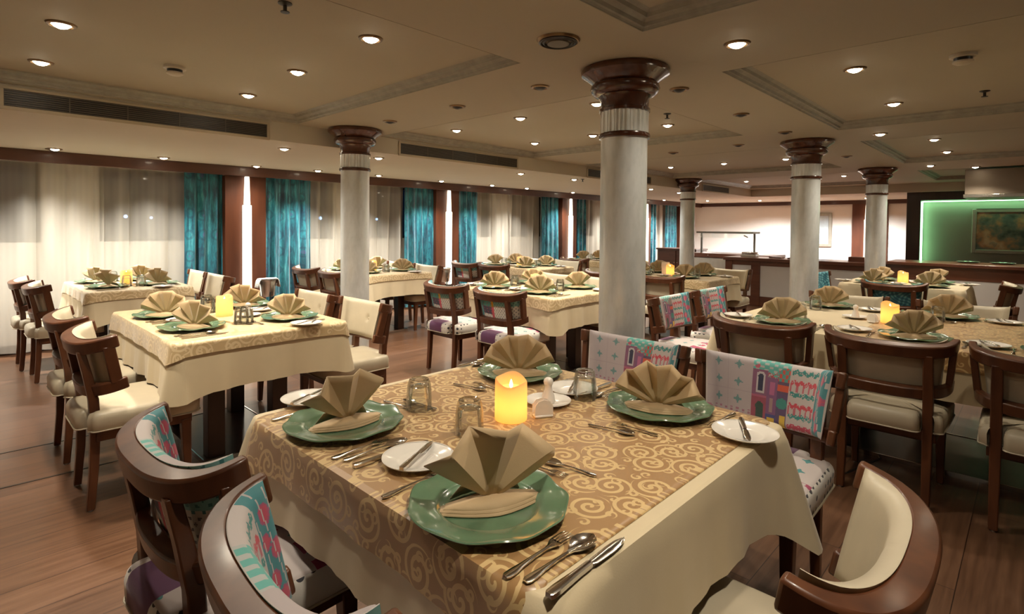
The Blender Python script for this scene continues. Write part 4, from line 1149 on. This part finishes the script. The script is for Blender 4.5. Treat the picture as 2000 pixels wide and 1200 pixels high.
def dish(x, y, z, label):
    e = empty('serving_dish', (x, y, z), 0, label, 'dish', 'oval dishes on the grill counter')
    m = MB(); m.lathe([(.002, .006), (.09, .006), (.13, .018), (.135, .020), (.13, .014), (.09, 0), (.002, 0)], 36); m.build('dish_body', M['charger'], e)
    m = MB(); m.lathe([(.128, .0185), (.137, .020), (.137, .023), (.130, .022)], 36, cap0=False, cap1=False); m.build('rim', M['glass'], e)
dish(10.05, .70, .88, 'green serving dish on the dark counter below the framed painting, left one'); dish(10.05, .33, .88, 'green serving dish on the dark counter below the framed painting, right one')
M['shelf_metal'] = mottled('shelf_metal', (.20, .20, .18), .35, .08, 8, metal=.5)
def buffet():
    e = empty('steel_buffet', (11.35, 4.50, 0), 0, 'steel fronted buffet with a glass topped shelf against the white wall', 'buffet')
    m = MB(); m.box(-.05, .75, -.75, .98, .715, .80); m.build('counter_top', M['wood_bar'], e, bevel=.006)
    m = MB(); m.box(0, .70, -.72, .95, .0, .70); m.build('steel_front', M['steel'], e, bevel=.004)
    for y in (-.26, .88):
        m = MB(); m.box(.33, .37, y - .018, y + .018, .80, 1.235); m.build('shelf_post', M['shelf_metal'], e, bevel=.003)
    m = MB(); m.box(.15, .55, -.30, .92, 1.225, 1.265); m.build('shelf', M['shelf_metal'], e, bevel=.006)
    m = MB(); m.box(.155, .165, -.24, .86, 1.13, 1.225); m.build('sneeze_guard', M['glass'], e)
    m = MB(); m.tube([(.14, -.2, 1.15), (.14, -.12, 1.19)], .012); m.build('heat_lamp', M['chrome'], e)
    m = MB(); m.lathe([(.006, 0), (.014, .004), (.014, .012), (.004, .016)], 14)
    for i, v in enumerate(m.v): m.v[i] = (-.05 - v[2], .55 + v[0], .757 + v[1])
    m.build('knob', M['chrome'], e)
buffet()
def chafing():
    e = empty('chafing_dish', (10.05, 3.72, .83), 0, 'small lidded steel dish on the serving counter below the buffet shelf', 'dish')
    m = MB(); m.box(-.09, .09, -.13, .13, 0, .05); m.build('pan', M['steel'], e, bevel=.008)
    m = MB(); m.box(-.085, .085, -.12, .12, .05, .085); m.build('lid', M['chrome'], e, bevel=.02, seg=3)
    m = MB(); m.tube([(0, -.03, .083), (0, -.03, .1), (0, .03, .1), (0, .03, .083)], .005); m.build('handle', M['metal_dark'], e)
chafing()
def sideboard():
    e = empty('sideboard', (12.2, 6.15, 0), 0, 'brown wooden sideboard behind the farthest column at the left', 'cabinet')
    m = MB(); m.box(-.02, .6, -.42, .62, .80, .84); m.build('cabinet_top', M['wood_bar'], e, bevel=.005)
    m = MB(); m.box(.02, .58, -.40, .60, .06, .80); m.build('body', M['wood_bar'], e)
    for y0, y1 in ((-.38, .09), (.11, .58)):
        m = MB(); m.box(.0, .02, y0, y1, .09, .78); d = m.build('door', M['wood_bar'], e, bevel=.004)
        m = MB(); yk = .06 if y0 < 0 else .14; m.lathe([(.004, 0), (.010, .008), (.010, .014), (.002, .018)], 12)
        for i, v in enumerate(m.v): m.v[i] = (-v[2], yk + v[0], .5 + v[1])
        m.build('knob', M['chrome'], d)
    m = MB(); m.box(.05, .55, -.37, .57, 0, .06); m.build('plinth', M['wood_dark'], e)
sideboard()
m = MB(); m.box(-.002, .002, -.05, .05, 0, .16); o = m.build('menu_card', M['ceramic']); o.location = (6.30, 3.36, TOP); o.rotation_euler = (0, radians(-12), .3); tag(o, 'white standing menu card on the table right of the big column', 'card')

# green lit niche in its dark frame
NX = 12.6
def niche():
    m = MB(); m.box(NX, NX + .25, 1.575, 1.79, 0, LZ); tag(m.build('trim_50', M['wood_dark'], bevel=.004), kind='structure')
    m = MB(); m.box(NX, NX + .25, YA, 1.575, 1.885, LZ); tag(m.build('trim_51', M['wood_dark'], bevel=.004), kind='structure')
    m = MB(); m.box(NX, NX + .25, YA, 1.575, 0, .70); tag(m.build('trim_52', M['wood_dark'], bevel=.004), kind='structure')
    m = MB(); m.box(NX + .20, NX + .25, YA, 1.575, .70, 1.885); tag(m.build('wall_niche', M['niche'], bevel=0), kind='structure')
    e = empty('led_strip', (NX + .09, 1.57, .72), 0, 'green glowing light strip along the top and side of the niche', 'light strip')
    m = MB(); m.box(-.012, .06, -.012, 0, 0, 1.15); m.build('side_strip', M['led'], e)
    m = MB(); m.box(-.012, .06, -4.0, -.012, 1.140, 1.152); m.build('top_strip', M['led'], e)
niche()
def picture(x, y0, y1, z0, z1, mat, label, fw=.06):
    e = empty('framed_picture', (x, (y0 + y1) / 2, z0), 0, label, 'picture')
    w = (y1 - y0) / 2; h = z1 - z0; m = MB()
    m.box(-.035, 0, -w, -w + fw, 0, h); m.box(-.035, 0, w - fw, w, 0, h); m.box(-.035, 0, -w + fw, w - fw, 0, fw); m.box(-.035, 0, -w + fw, w - fw, h - fw, h); m.build('frame', M['gilt'], e, bevel=.006)
    m = MB(); m.box(-.022, -.004, -w + fw, w - fw, fw, h - fw); m.build('canvas', mat, e)
picture(NX + .20, -.35, .85, .94, 1.72, M['painting'], 'wide framed abstract floral painting in the green lit niche')
picture(XB, 3.68, 4.35, .90, 1.74, M['pale_print'], 'pale framed print on the white back wall beside a column', .07)
# back wall: brown panel with its own lamp
tag(boxobj('trim_60', (XB - .06, XB, 2.52, 3.24, 0, 1.945), M['wood_panel']), kind='structure')
wall_lamp((XB - .06, 2.93, 0), pi / 2 * -1, 'tall glowing wall lamp on the orange brown panel of the back wall')
# hood hanging over the grill counter
def hood():
    M['hood'] = mottled('hood_metal', (.26, .21, .16), .4, .08, 4, metal=.4)
    e = empty('extractor_hood', (10.0, .755, 1.80), 0, 'boxy brown extractor hood hanging over the dark counter at right', 'extractor hood')
    m = MB(); m.box(0, .9, -2.6, 0, .045, .392); m.build('housing', M['hood'], e, bevel=.004)
    m = MB(); m.box(-.012, .912, -2.6, .012, 0, .012); m.box(-.012, 0, -2.6, .012, .012, .045); m.box(-.0, .912, 0, .012, .012, .045); m.build('steel_lip', M['chrome'], e, bevel=.002)
    m = MB(); m.box(.03, .87, -2.55, -.03, .018, .04); m.build('filter', M['grille'], e)
hood()
